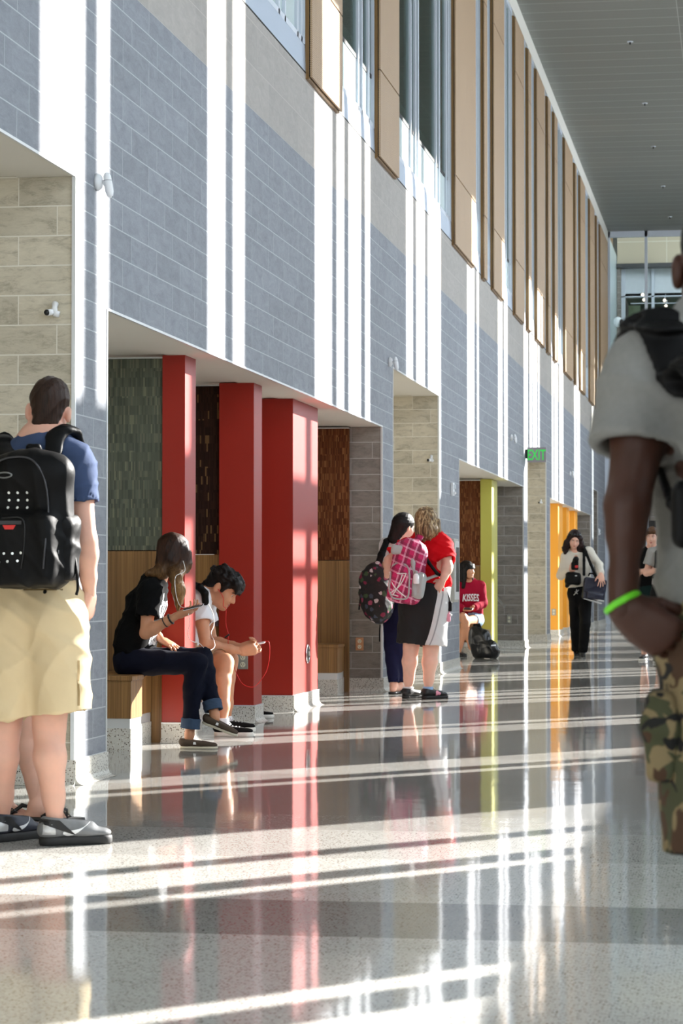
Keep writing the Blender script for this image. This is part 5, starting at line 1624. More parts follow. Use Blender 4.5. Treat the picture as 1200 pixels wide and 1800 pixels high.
# floral backpack on her left shoulder
t = NT('black_floral_print'); v, x, y, z = t.pos()
vo = t.node('ShaderNodeTexVoronoi'); t.l.new(v, vo.inputs['Vector']); vo.inputs['Scale'].default_value = 23.; vo.inputs['Randomness'].default_value = 1.
sc = t.node('ShaderNodeSeparateColor'); t.l.new(vo.outputs['Color'], sc.inputs[0])
pc = t.ramp(sc.outputs[0], [(0, srgb(22, 20, 22)), (.34, srgb(120, 24, 60)), (.5, srgb(24, 22, 24)), (.62, srgb(52, 74, 44)), (.74, srgb(150, 60, 90)), (.84, srgb(60, 66, 84)), (.93, srgb(190, 180, 184))], 'CONSTANT')
ed = t.math('LESS_THAN', t.math('ADD', vo.outputs['Distance'], t.math('MULTIPLY', t.noise(v, 60, 3), .5)), .78)
M['floral'] = t.out(t.mix(ed, srgb(17, 16, 18), pc), .7)
o = thing('backpack', 'black backpack with red and green flower print hanging from the shoulder of person in white', 'backpack', pY(662, 1104, Y5 - .2))
F = Field(.008)
Yf = Y5 - .20
F.ell(pY(662, 1046, Yf), (.155, .12, .27), frame(A(0, 1, 0), A(-.12, 0, 1)), .03)
F.box(pY(660, 1040, Yf), (.125, .085, .20), frame(A(0, 1, 0), A(-.12, 0, 1)), .07, .05)
F.ell(pY(664, 1066, Yf - .08), (.11, .07, .13), None, .04)
F.cap(pY(656, 1004, Yf), pY(664, 992, Yf), .07, .03, .05)
surf('bag_body', F, M['floral'], o, .009, 12, 22)
F = Field(.006)
pts = [pY(662, 1000, Yf), pY(670, 975, Yf + .02), pY(680, 950, Y5 - .06), pY(687, 946, Y5 + .03), pY(690, 958, Y5 + .14)]
for a, b_ in zip(pts[:-1], pts[1:]): F.cap(a, b_, .034, .030, .02, (unit(np.cross(b_ - a, A(1, .2, 0))), .4))
surf('shoulder_strap', F, M['black_nylon'], o)
cable('loose_strap', [pY(634, 1045, Yf), pY(632, 1060, Yf), pY(631, 1072, Yf)], .008, M['black_nylon'], o)
cable('loose_strap', [pY(668, 1098, Yf), pY(667, 1112, Yf), pY(667, 1128, Yf)], .007, M['black_nylon'], o)

# ---------------------------------------------------------------- woman in red with the plaid backpack
Y6 = 22.05
M['red_tee'] = fabric('bright_red_cotton', (206, 14, 26), .85, .05); M['black_short'] = fabric('black_mesh_shorts', (17, 17, 18), .8); M['pale_panel'] = fabric('pale_grey_mesh', (206, 206, 206), .8, .04)
t = NT('blond_streaked_hair'); v, x, y, z = t.pos()
n = t.noise(t.scalev(v, (60., 60., 5.)), 1., 4, .6)
M['hair_blond'] = t.out(t.ramp(n, [(.33, srgb(58, 42, 26)), (.5, srgb(132, 104, 68)), (.68, srgb(206, 182, 138))]), .42, 0, .4, n, .5, .006)
r6 = root('person', 'person with streaked blond hair in red tee and black shorts with a plaid backpack', (pZ(735, 1229)[0], Y6, 0))
J = dict(hc=pY(748, 918, Y6 + .04), f=A(-.25, 1, -.30), u=A(-.05, .1, 1), nk=pY(754, 944, Y6), ch=pY(752, 982, Y6), wa=pY(752, 1025, Y6), pv=pY(745, 1066, Y6), lat=A(1, -.1, 0),
         sR=pY(778, 958, Y6), eR=pY(787, 996, Y6 - .10), wR=pY(778, 1020, Y6 - .16), sL=pY(714, 962, Y6 + .05), eL=pY(684, 985, Y6 - .02), wL=pY(680, 1012, Y6 + .16),
         hR=pY(761, 1072, Y6), kR=pY(757, 1140, Y6 - .02), aR=pY(752, 1214, Y6 + .0), tR=A(.75, .65, 0), bR=A(0, -1, 0),
         hL=pY(730, 1072, Y6), kL=pY(722, 1138, Y6 - .02), aL=pY(717, 1214, Y6 + .02), tL=A(.55, .8, 0), bL=A(0, -1, 0))
R6 = build_body(r6, J, SK['pale'], .97, True, .008, [((J['wR'], A(-.55, .2, -.8), A(.2, .9, 0), 1), dict(s=.92, fore=J['eR'])), ((J['wL'], A(.3, .6, .6), A(.7, -.3, 0), -1), dict(s=.92, fore=J['eL']))], 1.08, 1.22, .98, (.165, .155, .165, .115), neck=.056)
top_garment(r6, 'tee_shirt', J, M['red_tee'], .020, .72, pY(752, 1050, Y6), (.19, .175, .18, .12), .72, .98, .068, .0, .012, 51, .008, 24, 1.08, loose=1.15)
J6 = dict(J)
t = NT('black_shorts_with_pale_side_panel'); v, x, y, z = t.pos()
zt_, xt_ = pY(771, 1046, Y6)[2], pY(772, 1046, Y6)[0]; zb_, xb_ = pY(745, 1141, Y6)[2], pY(742, 1141, Y6)[0]
ff = t.math('DIVIDE', t.math('SUBTRACT', z, float(zb_)), float(zt_ - zb_), None, True)
xe = t.math('MULTIPLY_ADD', t.math('POWER', ff, .55), float(xt_ - xb_), float(xb_))
dd = t.math('SUBTRACT', x, xe)
c1 = t.mix(t.math('GREATER_THAN', dd, 0.), srgb(17, 17, 18), srgb(206, 206, 206))
c1 = t.mix(t.math('LESS_THAN', t.math('ABSOLUTE', t.math('SUBTRACT', dd, .045)), .006), c1, srgb(150, 150, 152))
M['short_panel'] = t.out(c1, .8)
sh6 = legwear(r6, 'shorts', J, M['short_panel'], .034, .93, J['wa'], .98, .010, 52, .008, 14, 1.22, .185, .85, 1.12)
hq = lambda x, y, z: J['hc'] + .97 * (R6[0] * x + R6[1] * y + R6[2] * z)
F = Field(.007)
F.ell(hq(0, -.022, .042), (.094, .110, .094), R6, .02); F.cap(hq(.0, -.05, .0), hq(.0, -.075, -.10), .098, .100, .04)
for i in range(9):
    x_ = -.10 + .026 * i; F.cap(hq(x_ * .8, -.09, -.03), hq(x_ * 1.12 + .01, -.085 + .03 * abs(x_) * 8, -.165 - .012 * (i % 3)), .030, .014, .02)
F.ell(hq(0, .085, -.03), (.058, .055, .09), R6, .02, 's')
surf('hair', F, M['hair_blond'], r6, .007, 6, 60, [(1, 0, .1), (1, .4, 0)])
M['pink'] = plain('pink_flower_patch', (226, 150, 170), .6)
for k, he in (('R', heel_of(J, 'R')), ('L', heel_of(J, 'L'))):
    o = shoe(r6, 'sneaker', he, J['t' + k], .27, up, M['shoe_black'], M['sole_dark'], .095, .047, lace=M['shoe_black'] if k == 'L' else M['white'], res=.005)
    d = unit(J['t' + k])
    if k == 'R': decal('flower_patch', [disc2(.13, .055, .018, 10), disc2(.15, .045, .014, 10), disc2(.125, .036, .012, 10)], o, he, d, up, M['pink'], o, .003)
    F = Field(.005); a_ = J['a' + k]; F.cap(a_ + up * .035, a_ - up * .02, .046, .046, .005, None, True)
    surf('sock', F, M['white_cotton'] if k == 'L' else fabric('pale_blue_sock', (150, 186, 226)), r6)

# plaid backpack
t = NT('pink_plaid_nylon'); v, x, y, z = t.pos(True)
def bands(c, p, offs):
    fr = t.math('FRACT', t.math('DIVIDE', c, p)); a = 0.
    for o_, w_ in offs: a = t.math('MAXIMUM', a, t.math('LESS_THAN', t.math('ABSOLUTE', t.math('SUBTRACT', fr, o_)), w_))
    return a
zz = t.math('ADD', z, t.math('MULTIPLY', x, .45)); xx = t.math('SUBTRACT', x, t.math('MULTIPLY', z, .30))
c1 = t.mix(bands(xx, .085, [(.5, .16)]), srgb(196, 16, 92), srgb(140, 10, 66))
c1 = t.mix(t.math('MULTIPLY', bands(zz, .085, [(.5, .16)]), .6), c1, srgb(124, 10, 60))
c1 = t.mix(t.math('MAXIMUM', bands(xx, .085, [(.2, .022), (.30, .016)]), bands(zz, .085, [(.2, .022), (.30, .016)])), c1, srgb(238, 190, 212))
M['plaid'] = t.out(c1, .6)
M['grey_trim'] = fabric('grey_nylon_trim', (172, 174, 172), .6, .04)
bp6 = thing('backpack', 'magenta plaid backpack with grey trim and white bungee cord worn by person in red', 'backpack', pY(715, 1060, Y6 - .25))
Yp = Y6 - .27
fr6 = frame(A(-.12, 1, 0), A(.16, 0, 1))
bodyc = pY(716, 1008, Yp)
F = Field(.007)
F.box(bodyc, (.150, .10, .265), fr6, .085, .03); F.ell(pY(722, 966, Yp), (.115, .09, .10), fr6, .05)
b6 = surf('main_compartment', F, M['plaid'], bp6, .006, 61, 24)
F = Field(.006)
F.box(pY(704, 1027, Yp - .10), (.110, .045, .165), fr6, .06, .02)
p6 = surf('front_pocket', F, M['plaid'], bp6, .005, 62, 26)
F = Field(.006)
F.box(pY(734, 1030, Yp - .03), (.060, .075, .115), fr6, .045, .02)
F.cap(pY(722, 1000, Yp - .10), pY(727, 1045, Yp - .10), .016, .018, .02)
surf('side_pocket', F, M['grey_trim'], bp6, .006, 63, 26)
F = Field(.006)
F.box(pY(708, 968, Yp - .075), (.105, .030, .042), fr6, .025, .02); F.chain([pY(722, 972, Yp - .06), pY(726, 990, Yp - .09), pY(727, 1010, Yp - .10)], [.022, .018, .012], .02)
surf('top_trim', F, M['grey_trim'], bp6, .003, 64, 30)
bv6 = bvh_of([p6])
def on6(x, y): return onto(pY(x, y, Yp - .1), fr6[1], .004, bv6)
rim = [on6(x, y) for x, y in [(684, 1038), (686, 1015), (691, 994), (702, 990), (714, 994), (719, 1006), (719, 1030), (716, 1050), (704, 1053), (690, 1050), (684, 1038)]]
cable('pocket_piping', rim, .0075, M['grey_trim'], bp6)
for pts in ([(684, 1006), (700, 1008), (714, 1008)], [(685, 1008), (692, 1030), (713, 1050)], [(714, 1008), (702, 1030), (686, 1042)], [(686, 1012), (684, 1040), (700, 1048)], [(690, 1046), (700, 1030), (707, 1010)]):
    cable('bungee_cord', [on6(x, y) for x, y in pts], .0045, M['cable_white'], bp6)
F = Field(.006); F.chain([pY(711, 958, Yp), pY(713, 951, Yp - .02), pY(726, 951, Yp - .02), pY(730, 957, Yp)], [.014] * 4, .01)
surf('grab_handle', F, M['grey_trim'], bp6)
F = Field(.006)
pts = [pY(727, 958, Yp + .05), pY(738, 943, Y6 - .12), pY(746, 937, Y6 - .02), pY(748, 945, Y6 + .1), pY(740, 975, Y6 + .17)]
for a, b_ in zip(pts[:-1], pts[1:]): F.cap(a, b_, .034, .034, .02, (unit(np.cross(b_ - a, A(1, .3, 0))), .42))
surf('shoulder_strap', F, M['plaid'], bp6)
F = Field(.006); F.chain([pY(738, 1026, Yp + .05), pY(752, 1017, Y6 - .165), pY(768, 1011, Y6 - .15), pY(781, 1009, Y6 - .09)], [.013] * 4, .01)
surf('waist_strap', F, M['grey_trim'], bp6)
F = Field(.006); F.chain([pY(742, 968, Y6 - .18), pY(754, 990, Y6 - .19), pY(768, 1008, Y6 - .17), pY(782, 1016, Y6 - .10)], [.015] * 4, .01)
surf('dark_webbing', F, M['black_nylon'], bp6)
c = pY(731, 1016, Yp - .115)
o = thing('water_bottle', 'small white bottle tucked in the side pocket of the plaid backpack', 'bottle', c)
MB().tube([c + up * z for z in (-.05, -.045, .02, .035, .04)], [.024, .028, .028, .016, .014], 14).build('bottle_body', M['white'], o, True)
MB().tube([c + up * z for z in (.038, .06, .064)], [.015, .015, .008], 12).build('bottle_cap', M['grey_trim'], o, True)
# lanyard hanging at her right hip
c = pY(790, 1066, Y6 - .05)
o = thing('lanyard', 'black pouch and pink tag hanging by the hip of person in red', 'lanyard', c)
cable('cord', [pY(785, 1040, Y6 - .08), pY(789, 1050, Y6 - .06), c + up * .03], .006, M['black'], o)
F = Field(.005); F.box(c, (.022, .015, .045), None, .012); surf('pouch', F, M['black_nylon'], o)
F = Field(.005); F.box(pY(788, 1086, Y6 - .05), (.018, .012, .035), None, .01); F.cap(c - up * .04, pY(788, 1080, Y6 - .05), .006); surf('pink_tag', F, M['pink'], o)
MB().ball(pY(792, 1081, Y6 - .05), .012, 0, 6).build('white_bead', M['white'], o, True)

# ---------------------------------------------------------------- girl in the second alcove
Y7 = 34.85
M['crimson'] = fabric('crimson_knit', (150, 16, 44), .9, .05); M['pale_denim'] = fabric('pale_denim', (150, 176, 206), .85)
r7 = root('person', 'person with long dark hair and fringe in crimson sweater sitting beside the olive pillar', (pZ(826, 1155)[0], Y7, 0))
J = dict(hc=pY(821, 1002, Y7 - .15), f=A(.85, -.50, -.02), nk=pY(822, 1024, Y7 - .08), ch=pY(823, 1042, Y7 - .08), wa=pY(826, 1070, Y7 - .02), pv=pY(828, 1090, Y7 + .05), lat=A(-.92, -.38, 0),
         sR=pY(802, 1033, Y7 - .14), eR=pY(798, 1062, Y7 - .2), wR=pY(816, 1072, Y7 - .36), sL=pY(843, 1031, Y7), eL=pY(848, 1061, Y7 - .05), wL=pY(829, 1070, Y7 - .3),
         hR=pY(818, 1090, Y7 - .02), kR=pY(813, 1083, Y7 - .46), aR=pY(826, 1136, Y7 - .40), tR=A(.95, -.2, -.2), bR=A(0, 1, 0),
         hL=pY(838, 1090, Y7 + .02), kL=pY(818, 1092, Y7 - .42), aL=pY(806, 1148, Y7 - .42), tL=A(.6, -.8, 0), bL=A(0, 1, 0))
R7 = build_body(r7, J, SK['tan'], .98, True, .011, [((J['wR'], A(.8, -.3, 0), A(0, .1, 1), 1), dict(s=.95, curl=(30, 40, 20), fore=J['eR'])), ((J['wL'], A(-.9, -.2, -.1), A(0, .1, 1), -1), dict(s=.95, curl=(30, 40, 20), fore=J['eL']))], .92, .95, .98, (.145, .12, .14, .10), hres=.007, neck=.046)
sw7 = top_garment(r7, 'sweater', J, M['crimson'], .022, 1.75, J['pv'] + up * .06, (.16, .145, .16, .11), .66, .98, .066, 0, .008, 71, .010, 22)
legwear(r7, 'denim_shorts', J, M['pale_denim'], .012, .34, J['wa'], .98, .004, 72, .010, 22, .95)
hq = lambda x, y, z: J['hc'] + .98 * (R7[0] * x + R7[1] * y + R7[2] * z)
F = Field(.008)
F.ell(hq(0, -.018, .042), (.088, .108, .092), R7, .02)
F.cap(hq(-.01, -.05, .0), hq(.0, -.09, -.24), .085, .060, .04); F.cap(hq(.066, .015, .02), hq(.075, -.01, -.24), .032, .026, .03); F.cap(hq(-.066, .015, .02), hq(-.075, .03, -.14), .030, .022, .03)
F.ell(hq(0, .110, -.045), (.056, .06, .075), R7, .01, 's')
for i in range(9): F.cap(hq(-.056 + .014 * i, .068 + .016 * math.cos((i - 4) * .35), .075), hq(-.056 + .014 * i, .084 + .016 * math.cos((i - 4) * .35), .022), .013, .008, .010)
surf('hair', F, M['hair_black'], r7, .003, 7, 60)
txt = text2('KISSES', .135, bold=.003, sx=.62)
ux = unit(A(.92, .38, 0))
decal('sweater_lettering', [([(p[0], p[1] - (p[0] / .2) ** 2 * .02) for p in txt[0]], txt[1])], sw7, pY(825, 1056, Y7 - .1), ux, up, M['white'], r7, .005, depth=.4)
for k, he in (('R', pY(822, 1139, Y7 - .38)), ('L', heel_of(J, 'L', .055))):
    shoe(r7, 'black_shoe', he, J['t' + k], .25, up, M['shoe_black'], M['sole_dark'], .07, .042, res=.007)
phone('phone held in the lap by the girl in crimson sweater', pY(823, 1070, Y7 - .42), A(1, -.2, .1), A(0, -.4, .9), .12, .06, .01, 'black', 'black')
# her black backpack on the floor
Yk = 33.7
o = thing('backpack', 'shiny black backpack slumped on the floor in front of the olive pillar', 'backpack', pZ(850, 1157))
F = Field(.010)
fk = frame(A(0, 1, 0), A(-.30, 0, 1))
F.box(pY(846, 1132, Yk), (.155, .13, .185), fk, .09, .04); F.box(pY(860, 1142, Yk - .06), (.12, .10, .11), fk, .07, .05); F.ell(pY(836, 1112, Yk), (.10, .10, .10), None, .05)
F.ell(pY(866, 1146, Yk), (.085, .10, .085), None, .04)
F.cut(A(0, 0, .003), -up)
M['shiny_black'] = plain('glossy_black_nylon', (14, 14, 16), .22, var=.2, scale=40)
bk7 = surf('bag_body', F, M['shiny_black'], o, .016, 77, 20)
F = Field(.008); F.chain([pY(832, 1108, Yk), pY(833, 1098, Yk - .02), pY(842, 1097, Yk - .02), pY(846, 1106, Yk)], [.013] * 4, .01); surf('grab_handle', F, M['black_nylon'], o)
decal('light_tag', [([(-.03, .008), (.03, .012), (.03, -.006), (-.03, -.008)], [(3, 2, 1, 0)])], bk7, pY(869, 1134, Yk), A(1, 0, 0), up, M['silver'], o, .006)
cable('side_strap', [pY(870, 1142, Yk), pY(874, 1138, Yk - .02), pY(877, 1141, Yk - .02)], .010, M['black_nylon'], o)
# sheet of paper showing past the olive pillar
c0 = pY(879, 1056, 37.2)
F = MB()
p = [pY(872, 1046, 37.2), pY(880, 1056, 37.0), pY(888, 1067, 36.9), pY(885, 1068, 37.25), pY(878, 1060, 37.4), pY(870, 1048, 37.5)]
b = MB().add(p + [q + up * .004 for q in p], [(0, 1, 4, 5), (1, 2, 3, 4), (6, 11, 10, 7), (7, 10, 9, 8), (0, 6, 7, 1), (1, 7, 8, 2), (2, 8, 9, 3), (3, 9, 10, 4), (4, 10, 11, 5), (5, 11, 6, 0)])
tag(b.build('paper_sheet', M['white']), 'white sheet of paper jutting out past the olive pillar', 'paper')
# ---------------------------------------------------------------- walking woman with the messenger bag
Y8 = 35.0
M['cream_knit'] = fabric('cream_knit', (216, 210, 198), .9, .05); M['black_trouser'] = fabric('black_trousers', (15, 15, 17), .85); M['navy_bag'] = plain('navy_bag_nylon', (22, 26, 48), .35, var=.15, scale=20)
r8 = root('person', 'person with long dark wavy hair in cream top walking forward with bags', (pZ(1020, 1155)[0], Y8, 0))
J = dict(hc=pY(1009, 948, Y8 - .08), f=A(.16, -.90, -.34), u=A(.05, .3, 1), nk=pY(1011, 972, Y8), ch=pY(1014, 992, Y8), wa=pY(1018, 1021, Y8), pv=pY(1020, 1042, Y8), lat=A(-1, -.05, 0),
         sR=pY(995, 979, Y8), eR=pY(985, 1012, Y8 + .03), wR=pY(1002, 1003, Y8 - .22), sL=pY(1034, 970, Y8), eL=pY(1052, 993, Y8 + .02), wL=pY(1056, 1009, Y8 - .36),
         hR=pY(1011, 1044, Y8), kR=pY(1010, 1100, Y8 + .02), aR=pY(1013, 1143, Y8 + .30), tR=A(.1, -.8, -.6), bR=A(0, 1, 0),
         hL=pY(1029, 1044, Y8), kL=pY(1028, 1098, Y8 - .22), aL=pY(1024, 1147, Y8 - .12), tL=A(.05, -1, 0), bL=A(0, 1, 0))
R8 = build_body(r8, J, SK['fair'], 1.0, True, .011, [((J['wL'], A(.1, -.35, -.9), A(-.35, .9, -.3), 1), dict(s=1.0, curl=(8, 12, 8), spread=12, fore=J['eL'])), ((J['wR'], A(.6, -.6, .4), A(.4, .6, .3), -1), dict(s=.95, curl=(50, 50, 30), fore=J['eR']))], .92, .95, 1., (.15, .125, .15, .105), hres=.007, neck=.048)
top_garment(r8, 'knit_top', J, M['cream_knit'], .014, 1.88, J['pv'] + up * .0, (.16, .14, .155, .11), .64, 1., .060, 0, .006, 81, .009, 22, vneck=pY(1013, 986, Y8 - .10))
legwear(r8, 'trousers', J, M['black_trouser'], .014, 1.97, J['wa'] - up * .08, 1., .006, 82, .010, 18, .95, flare=1.25)
hq = lambda x, y, z: J['hc'] + 1.0 * (R8[0] * x + R8[1] * y + R8[2] * z)
F = Field(.008)
F.ell(hq(0, -.020, .044), (.092, .110, .094), R8, .02); F.cap(hq(0, -.05, 0), hq(0, -.08, -.16), .085, .07, .04)
for q in (-1, 1):
    F.chain([hq(q * .074, .02, .03), hq(q * .092, .03, -.06), hq(q * .105, .02, -.14), hq(q * .095, .03, -.22)], [.036, .044, .044, .018], .03)
F.ell(hq(0, .100, -.03), (.055, .065, .090), R8, .012, 's')
surf('hair', F, hair_mat('wavy_dark_hair', (14, 9, 10), (48, 26, 24), 90.), r8, .007, 8, 55)
for k, he in (('R', pY(1013, 1149, Y8 + .34)), ('L', heel_of(J, 'L', .055))):
    shoe(r8, 'black_shoe', he, J['t' + k], .25, up, M['shoe_black'], M['sole_dark'], .075, .042, res=.007)
o = thing('sunglasses', 'dark sunglasses pushed up on the hair of the walking person', 'sunglasses', hq(0, .085, .09))
b = MB()
for q in (-1, 1): b.ball(hq(q * .036, .083, .094), (.030, .016, .018), 0, 6)
b.build('lenses', plain('dark_lens', (14, 12, 18), .08), o, True)
MB().tube([hq(-.082, 0, .085), hq(-.062, .075, .095), hq(0, .095, .098), hq(.062, .075, .095), hq(.082, 0, .085)], .005, 6).build('frame', M['black'], o, True)
# messenger bag
o = thing('messenger_bag', 'navy messenger bag held against the hip of the walking person', 'bag', pY(1046, 1056, Y8 - .2))
fb = frame(A(.25, -1, 0), A(.16, 0, 1))
F = Field(.008); F.box(pY(1044, 1036, Y8 - .20), (.155, .075, .150), fb, .03, .02)
bb = surf('bag_body', F, M['navy_bag'], o, .004, 5, 18)
F = Field(.008); F.box(pY(1045, 1030, Y8 - .285), (.150, .018, .105), fb, .015, .01); F.box(pY(1046, 1048, Y8 - .285), (.120, .024, .045), fb, .02, .01)
surf('front_flap', F, M['navy_bag'], o, .004, 6, 18)
F = Field(.008)
for a, b_ in (((1026, 1052), (1056, 1061)), ((1027, 1048), (1060, 1057))):
    F.cap(pY(a[0], a[1], Y8 - .285), pY(b_[0], b_[1], Y8 - .285), .010, .014, .004)
surf('reflective_stripe', F, M['silver'], o)
F = Field(.007); F.chain([pY(1034, 1012, Y8 - .22), pY(1036, 1008, Y8 - .23), pY(1042, 1008, Y8 - .23), pY(1045, 1012, Y8 - .22)], [.011] * 4, .01); surf('grab_handle', F, M['black_nylon'], o)
F = Field(.007)
for pts in ([pY(1026, 1010, Y8 - .2), pY(1026, 985, Y8 - .16), pY(1026, 966, Y8 - .08), pY(1026, 961, Y8), pY(1032, 963, Y8 + .08)], [pY(1047, 1014, Y8 - .2), pY(1038, 992, Y8 - .17), pY(1029, 970, Y8 - .10), pY(1027, 962, Y8)]):
    for a, b_ in zip(pts[:-1], pts[1:]): F.cap(a, b_, .022, .022, .01, (A(0, 1, 0), .4))
surf('shoulder_strap', F, M['black_nylon'], o)
# camera bag and camera in front of her
o = thing('camera_bag', 'black bag carried on the forearm of the walking person, left of messenger bag', 'bag', pY(1008, 1030, Y8 - .25))
F = Field(.008); F.box(pY(1007, 1017, Y8 - .22), (.105, .07, .085), frame(A(0, -1, 0), A(.1, 0, 1)), .04, .02); F.cap(pY(1000, 1022, Y8 - .2), pY(996, 1030, Y8 - .2), .05, .03, .03)
cb = surf('bag_body', F, M['black_nylon'], o, .008, 7, 22)
decal('buckle', [([(-.014, .007), (.014, .007), (.014, -.007), (-.014, -.007)], [(3, 2, 1, 0)])], cb, pY(1012, 1012, Y8 - .3), A(1, 0, 0), up, M['silver'], o, .004)
o = thing('camera', 'black camera with red grip held at chest by the walking person', 'camera', pY(1010, 992, Y8 - .32))
F = Field(.006); F.box(pY(1010, 995, Y8 - .32), (.050, .035, .055), None, .02); F.cap(pY(1011, 986, Y8 - .32), pY(1012, 983, Y8 - .36), .042, .040, .02); surf('camera_body', F, M['black_nylon'], o)
F = Field(.006); F.box(pY(1013, 996, Y8 - .36), (.022, .012, .020), None, .008); surf('red_grip', F, plain('red_rubber', (190, 30, 34), .5), o)
c = pY(1011, 1041, Y8 - .16)
o = thing('key_bunch', 'silver keys dangling at the thigh of the walking person', 'keys', c)
b = MB()
for a, q in (((1008, 1046), (1017, 1037)), ((1010, 1040), (1015, 1044)), ((1013, 1036), (1013, 1042))): b.tube([pY(a[0], a[1], Y8 - .16), pY(q[0], q[1], Y8 - .16)], .0065, 6)
b.build('keys', M['silver'], o, True)

# ---------------------------------------------------------------- two young men farther back on the right
def far_man(label, Y, px, hy, s, top, bottom, hairm, skin, arms, seed, hair_s=1.):
    """px: centre line, hy: height of the head centre in the photo"""
    k_ = 4440 / Y / 1.0 * s
    P = lambda dx, dz, dy=0.: pY(px, hy, Y) * A(1, 1, 0) + A(dx * s, dy, max(.0, 0)) + A(0, 0, 1) * (pY(px, hy, Y)[2] + dz * s)
    r = root('person', label, (pY(px, hy, Y)[0], Y, 0))
    zf = -(pY(px, hy, Y)[2]) / s
    J = dict(hc=P(0, 0), f=A(-.1, -1, -.05), nk=P(0, -.19), ch=P(0, -.36), wa=P(0, -.58), pv=P(0, -.75), lat=A(-1, 0, 0),
             sR=P(-.18, -.25), eR=P(*arms[0]), wR=P(*arms[1]), sL=P(.18, -.25), eL=P(*arms[2]), wL=P(*arms[3]),
             hR=P(-.09, -.80), kR=P(-.10, (zf - .80) / 2 - .02, -.02), aR=P(-.11, zf + .085, .02), tR=A(-.15, -1, 0), bR=A(0, 1, 0),
             hL=P(.09, -.80), kL=P(.10, (zf - .80) / 2 - .02, -.02), aL=P(.11, zf + .085, .02), tL=A(.15, -1, 0), bL=A(0, 1, 0))
    R = build_body(r, J, skin, 1.02 * s, False, .011, [((J['wR'], unit(J['wL'] - J['wR'] + A(0, -.02, .06)), A(.1, .4, .5), -1), dict(s=s, curl=(40, 40, 20), fore=J['eR'])), ((J['wL'], unit(J['wR'] - J['wL'] + A(0, -.02, .06)), A(-.1, .4, .5), 1), dict(s=s, curl=(40, 40, 20), fore=J['eL']))], 1., 1.0, s, hres=.008)
    tp = top_garment(r, 'tee_shirt', J, top, .018, .62, J['pv'] - up * .04, (.175, .16, .17, .115), .66, s, .064, 0, .008, seed, .010, 20, loose=1.15)
    legwear(r, 'shorts', J, bottom, .03, .92, J['wa'] - up * .05, s, .006, seed + 1, .011, 16, 1., .165, .8, 1.15)
    h = lambda x, y, z: J['hc'] + 1.02 * s * (R[0] * x + R[1] * y + R[2] * z)
    F = Field(.008); F.ell(h(0, -.018, .046), (.084, .108, .092), R, .02); F.cap(h(-.05, .08, .07), h(.05, .085, .062), .024, None, .02); F.ell(h(0, -.06, -.01), (.075, .055, .07), R, .03)
    F.ell(h(0, .11, -.04), (.064, .06, .080), R, .012, 's')
    for q in (-1, 1): F.ell(h(q * .09, -.01, -.03), (.022, .03, .04), R, .01, 's')
    surf('hair', F, hairm, r, .006, seed + 2, 60)
    for k in 'RL':
        a = J['a' + k]; shoe(r, 'sneaker', heel_of(J, k), J['t' + k], .28, up, M['shoe_black'], M['white_sole'], .09, .046, res=.008)
    return r, J, tp, P
M['grey_marl'] = fabric('grey_marl_cotton', (150, 148, 144), .9, .1, 60); M['dark_green'] = fabric('dark_green_cotton', (14, 34, 32), .85)
M['hair_brown'] = hair_mat('brown_hair', (44, 28, 20), (112, 78, 54), 100.)
far_man('person with brown fringe in black tee standing behind the grey tee at far right', 33.2, 1145.5, 944, 1.0, M['black_tee'], M['dark_green'], M['hair_brown'], SK['fair'], [(-.24, -.50, -.02), (-.08, -.43, -.26), (.24, -.50, -.02), (.06, -.45, -.26)], 101)
rB, JB, tB, PB = far_man('person in grey tee and black shorts at far right, mostly behind the nearest person', 32.2, 1172, 938, 1.0, M['grey_marl'], M['black_short'], M['hair_dark'], SK['fair'], [(-.26, -.50, -.02), (-.10, -.46, -.28), (.26, -.50, -.02), (.06, -.46, -.28)], 111)
txt = text2('TXP', .07, bold=.002)
decal('shirt_lettering', [txt], tB, PB(.0, -.36, -.1), A(1, 0, 0), up, M['black'], rB, .005)
phone('phone held by the person in grey tee at far right', PB(-.02, -.43, -.36), A(1, -.1, .1), A(0, -.6, .8), .12, .06, .01, 'black', 'black')
o = thing('backpack', 'black backpack straps over the grey tee at far right', 'backpack', PB(0, -.7, .2))
F = Field(.009); F.box(PB(0, -.48, .22), (.14, .09, .22), None, .06); surf('bag_body', F, M['black_nylon'], o)
F = Field(.008)
for q in (-1, 1):
    pts = [PB(q * .10, -.22, .14), PB(q * .12, -.175, .02), PB(q * .12, -.24, -.11), PB(q * .13, -.42, -.145), PB(q * .16, -.55, -.06)]
    for a, b_ in zip(pts[:-1], pts[1:]): F.cap(a, b_, .030, .030, .015, (unit(np.cross(b_ - a, A(1, 0, 0))), .4))
surf('shoulder_strap', F, M['black_nylon'], o)
F = Field(.008); F.cap(PB(-.19, -.80, -.0), PB(-.20, -1.12, .0), .012); surf('piping', F, M['white_cotton'], rB)

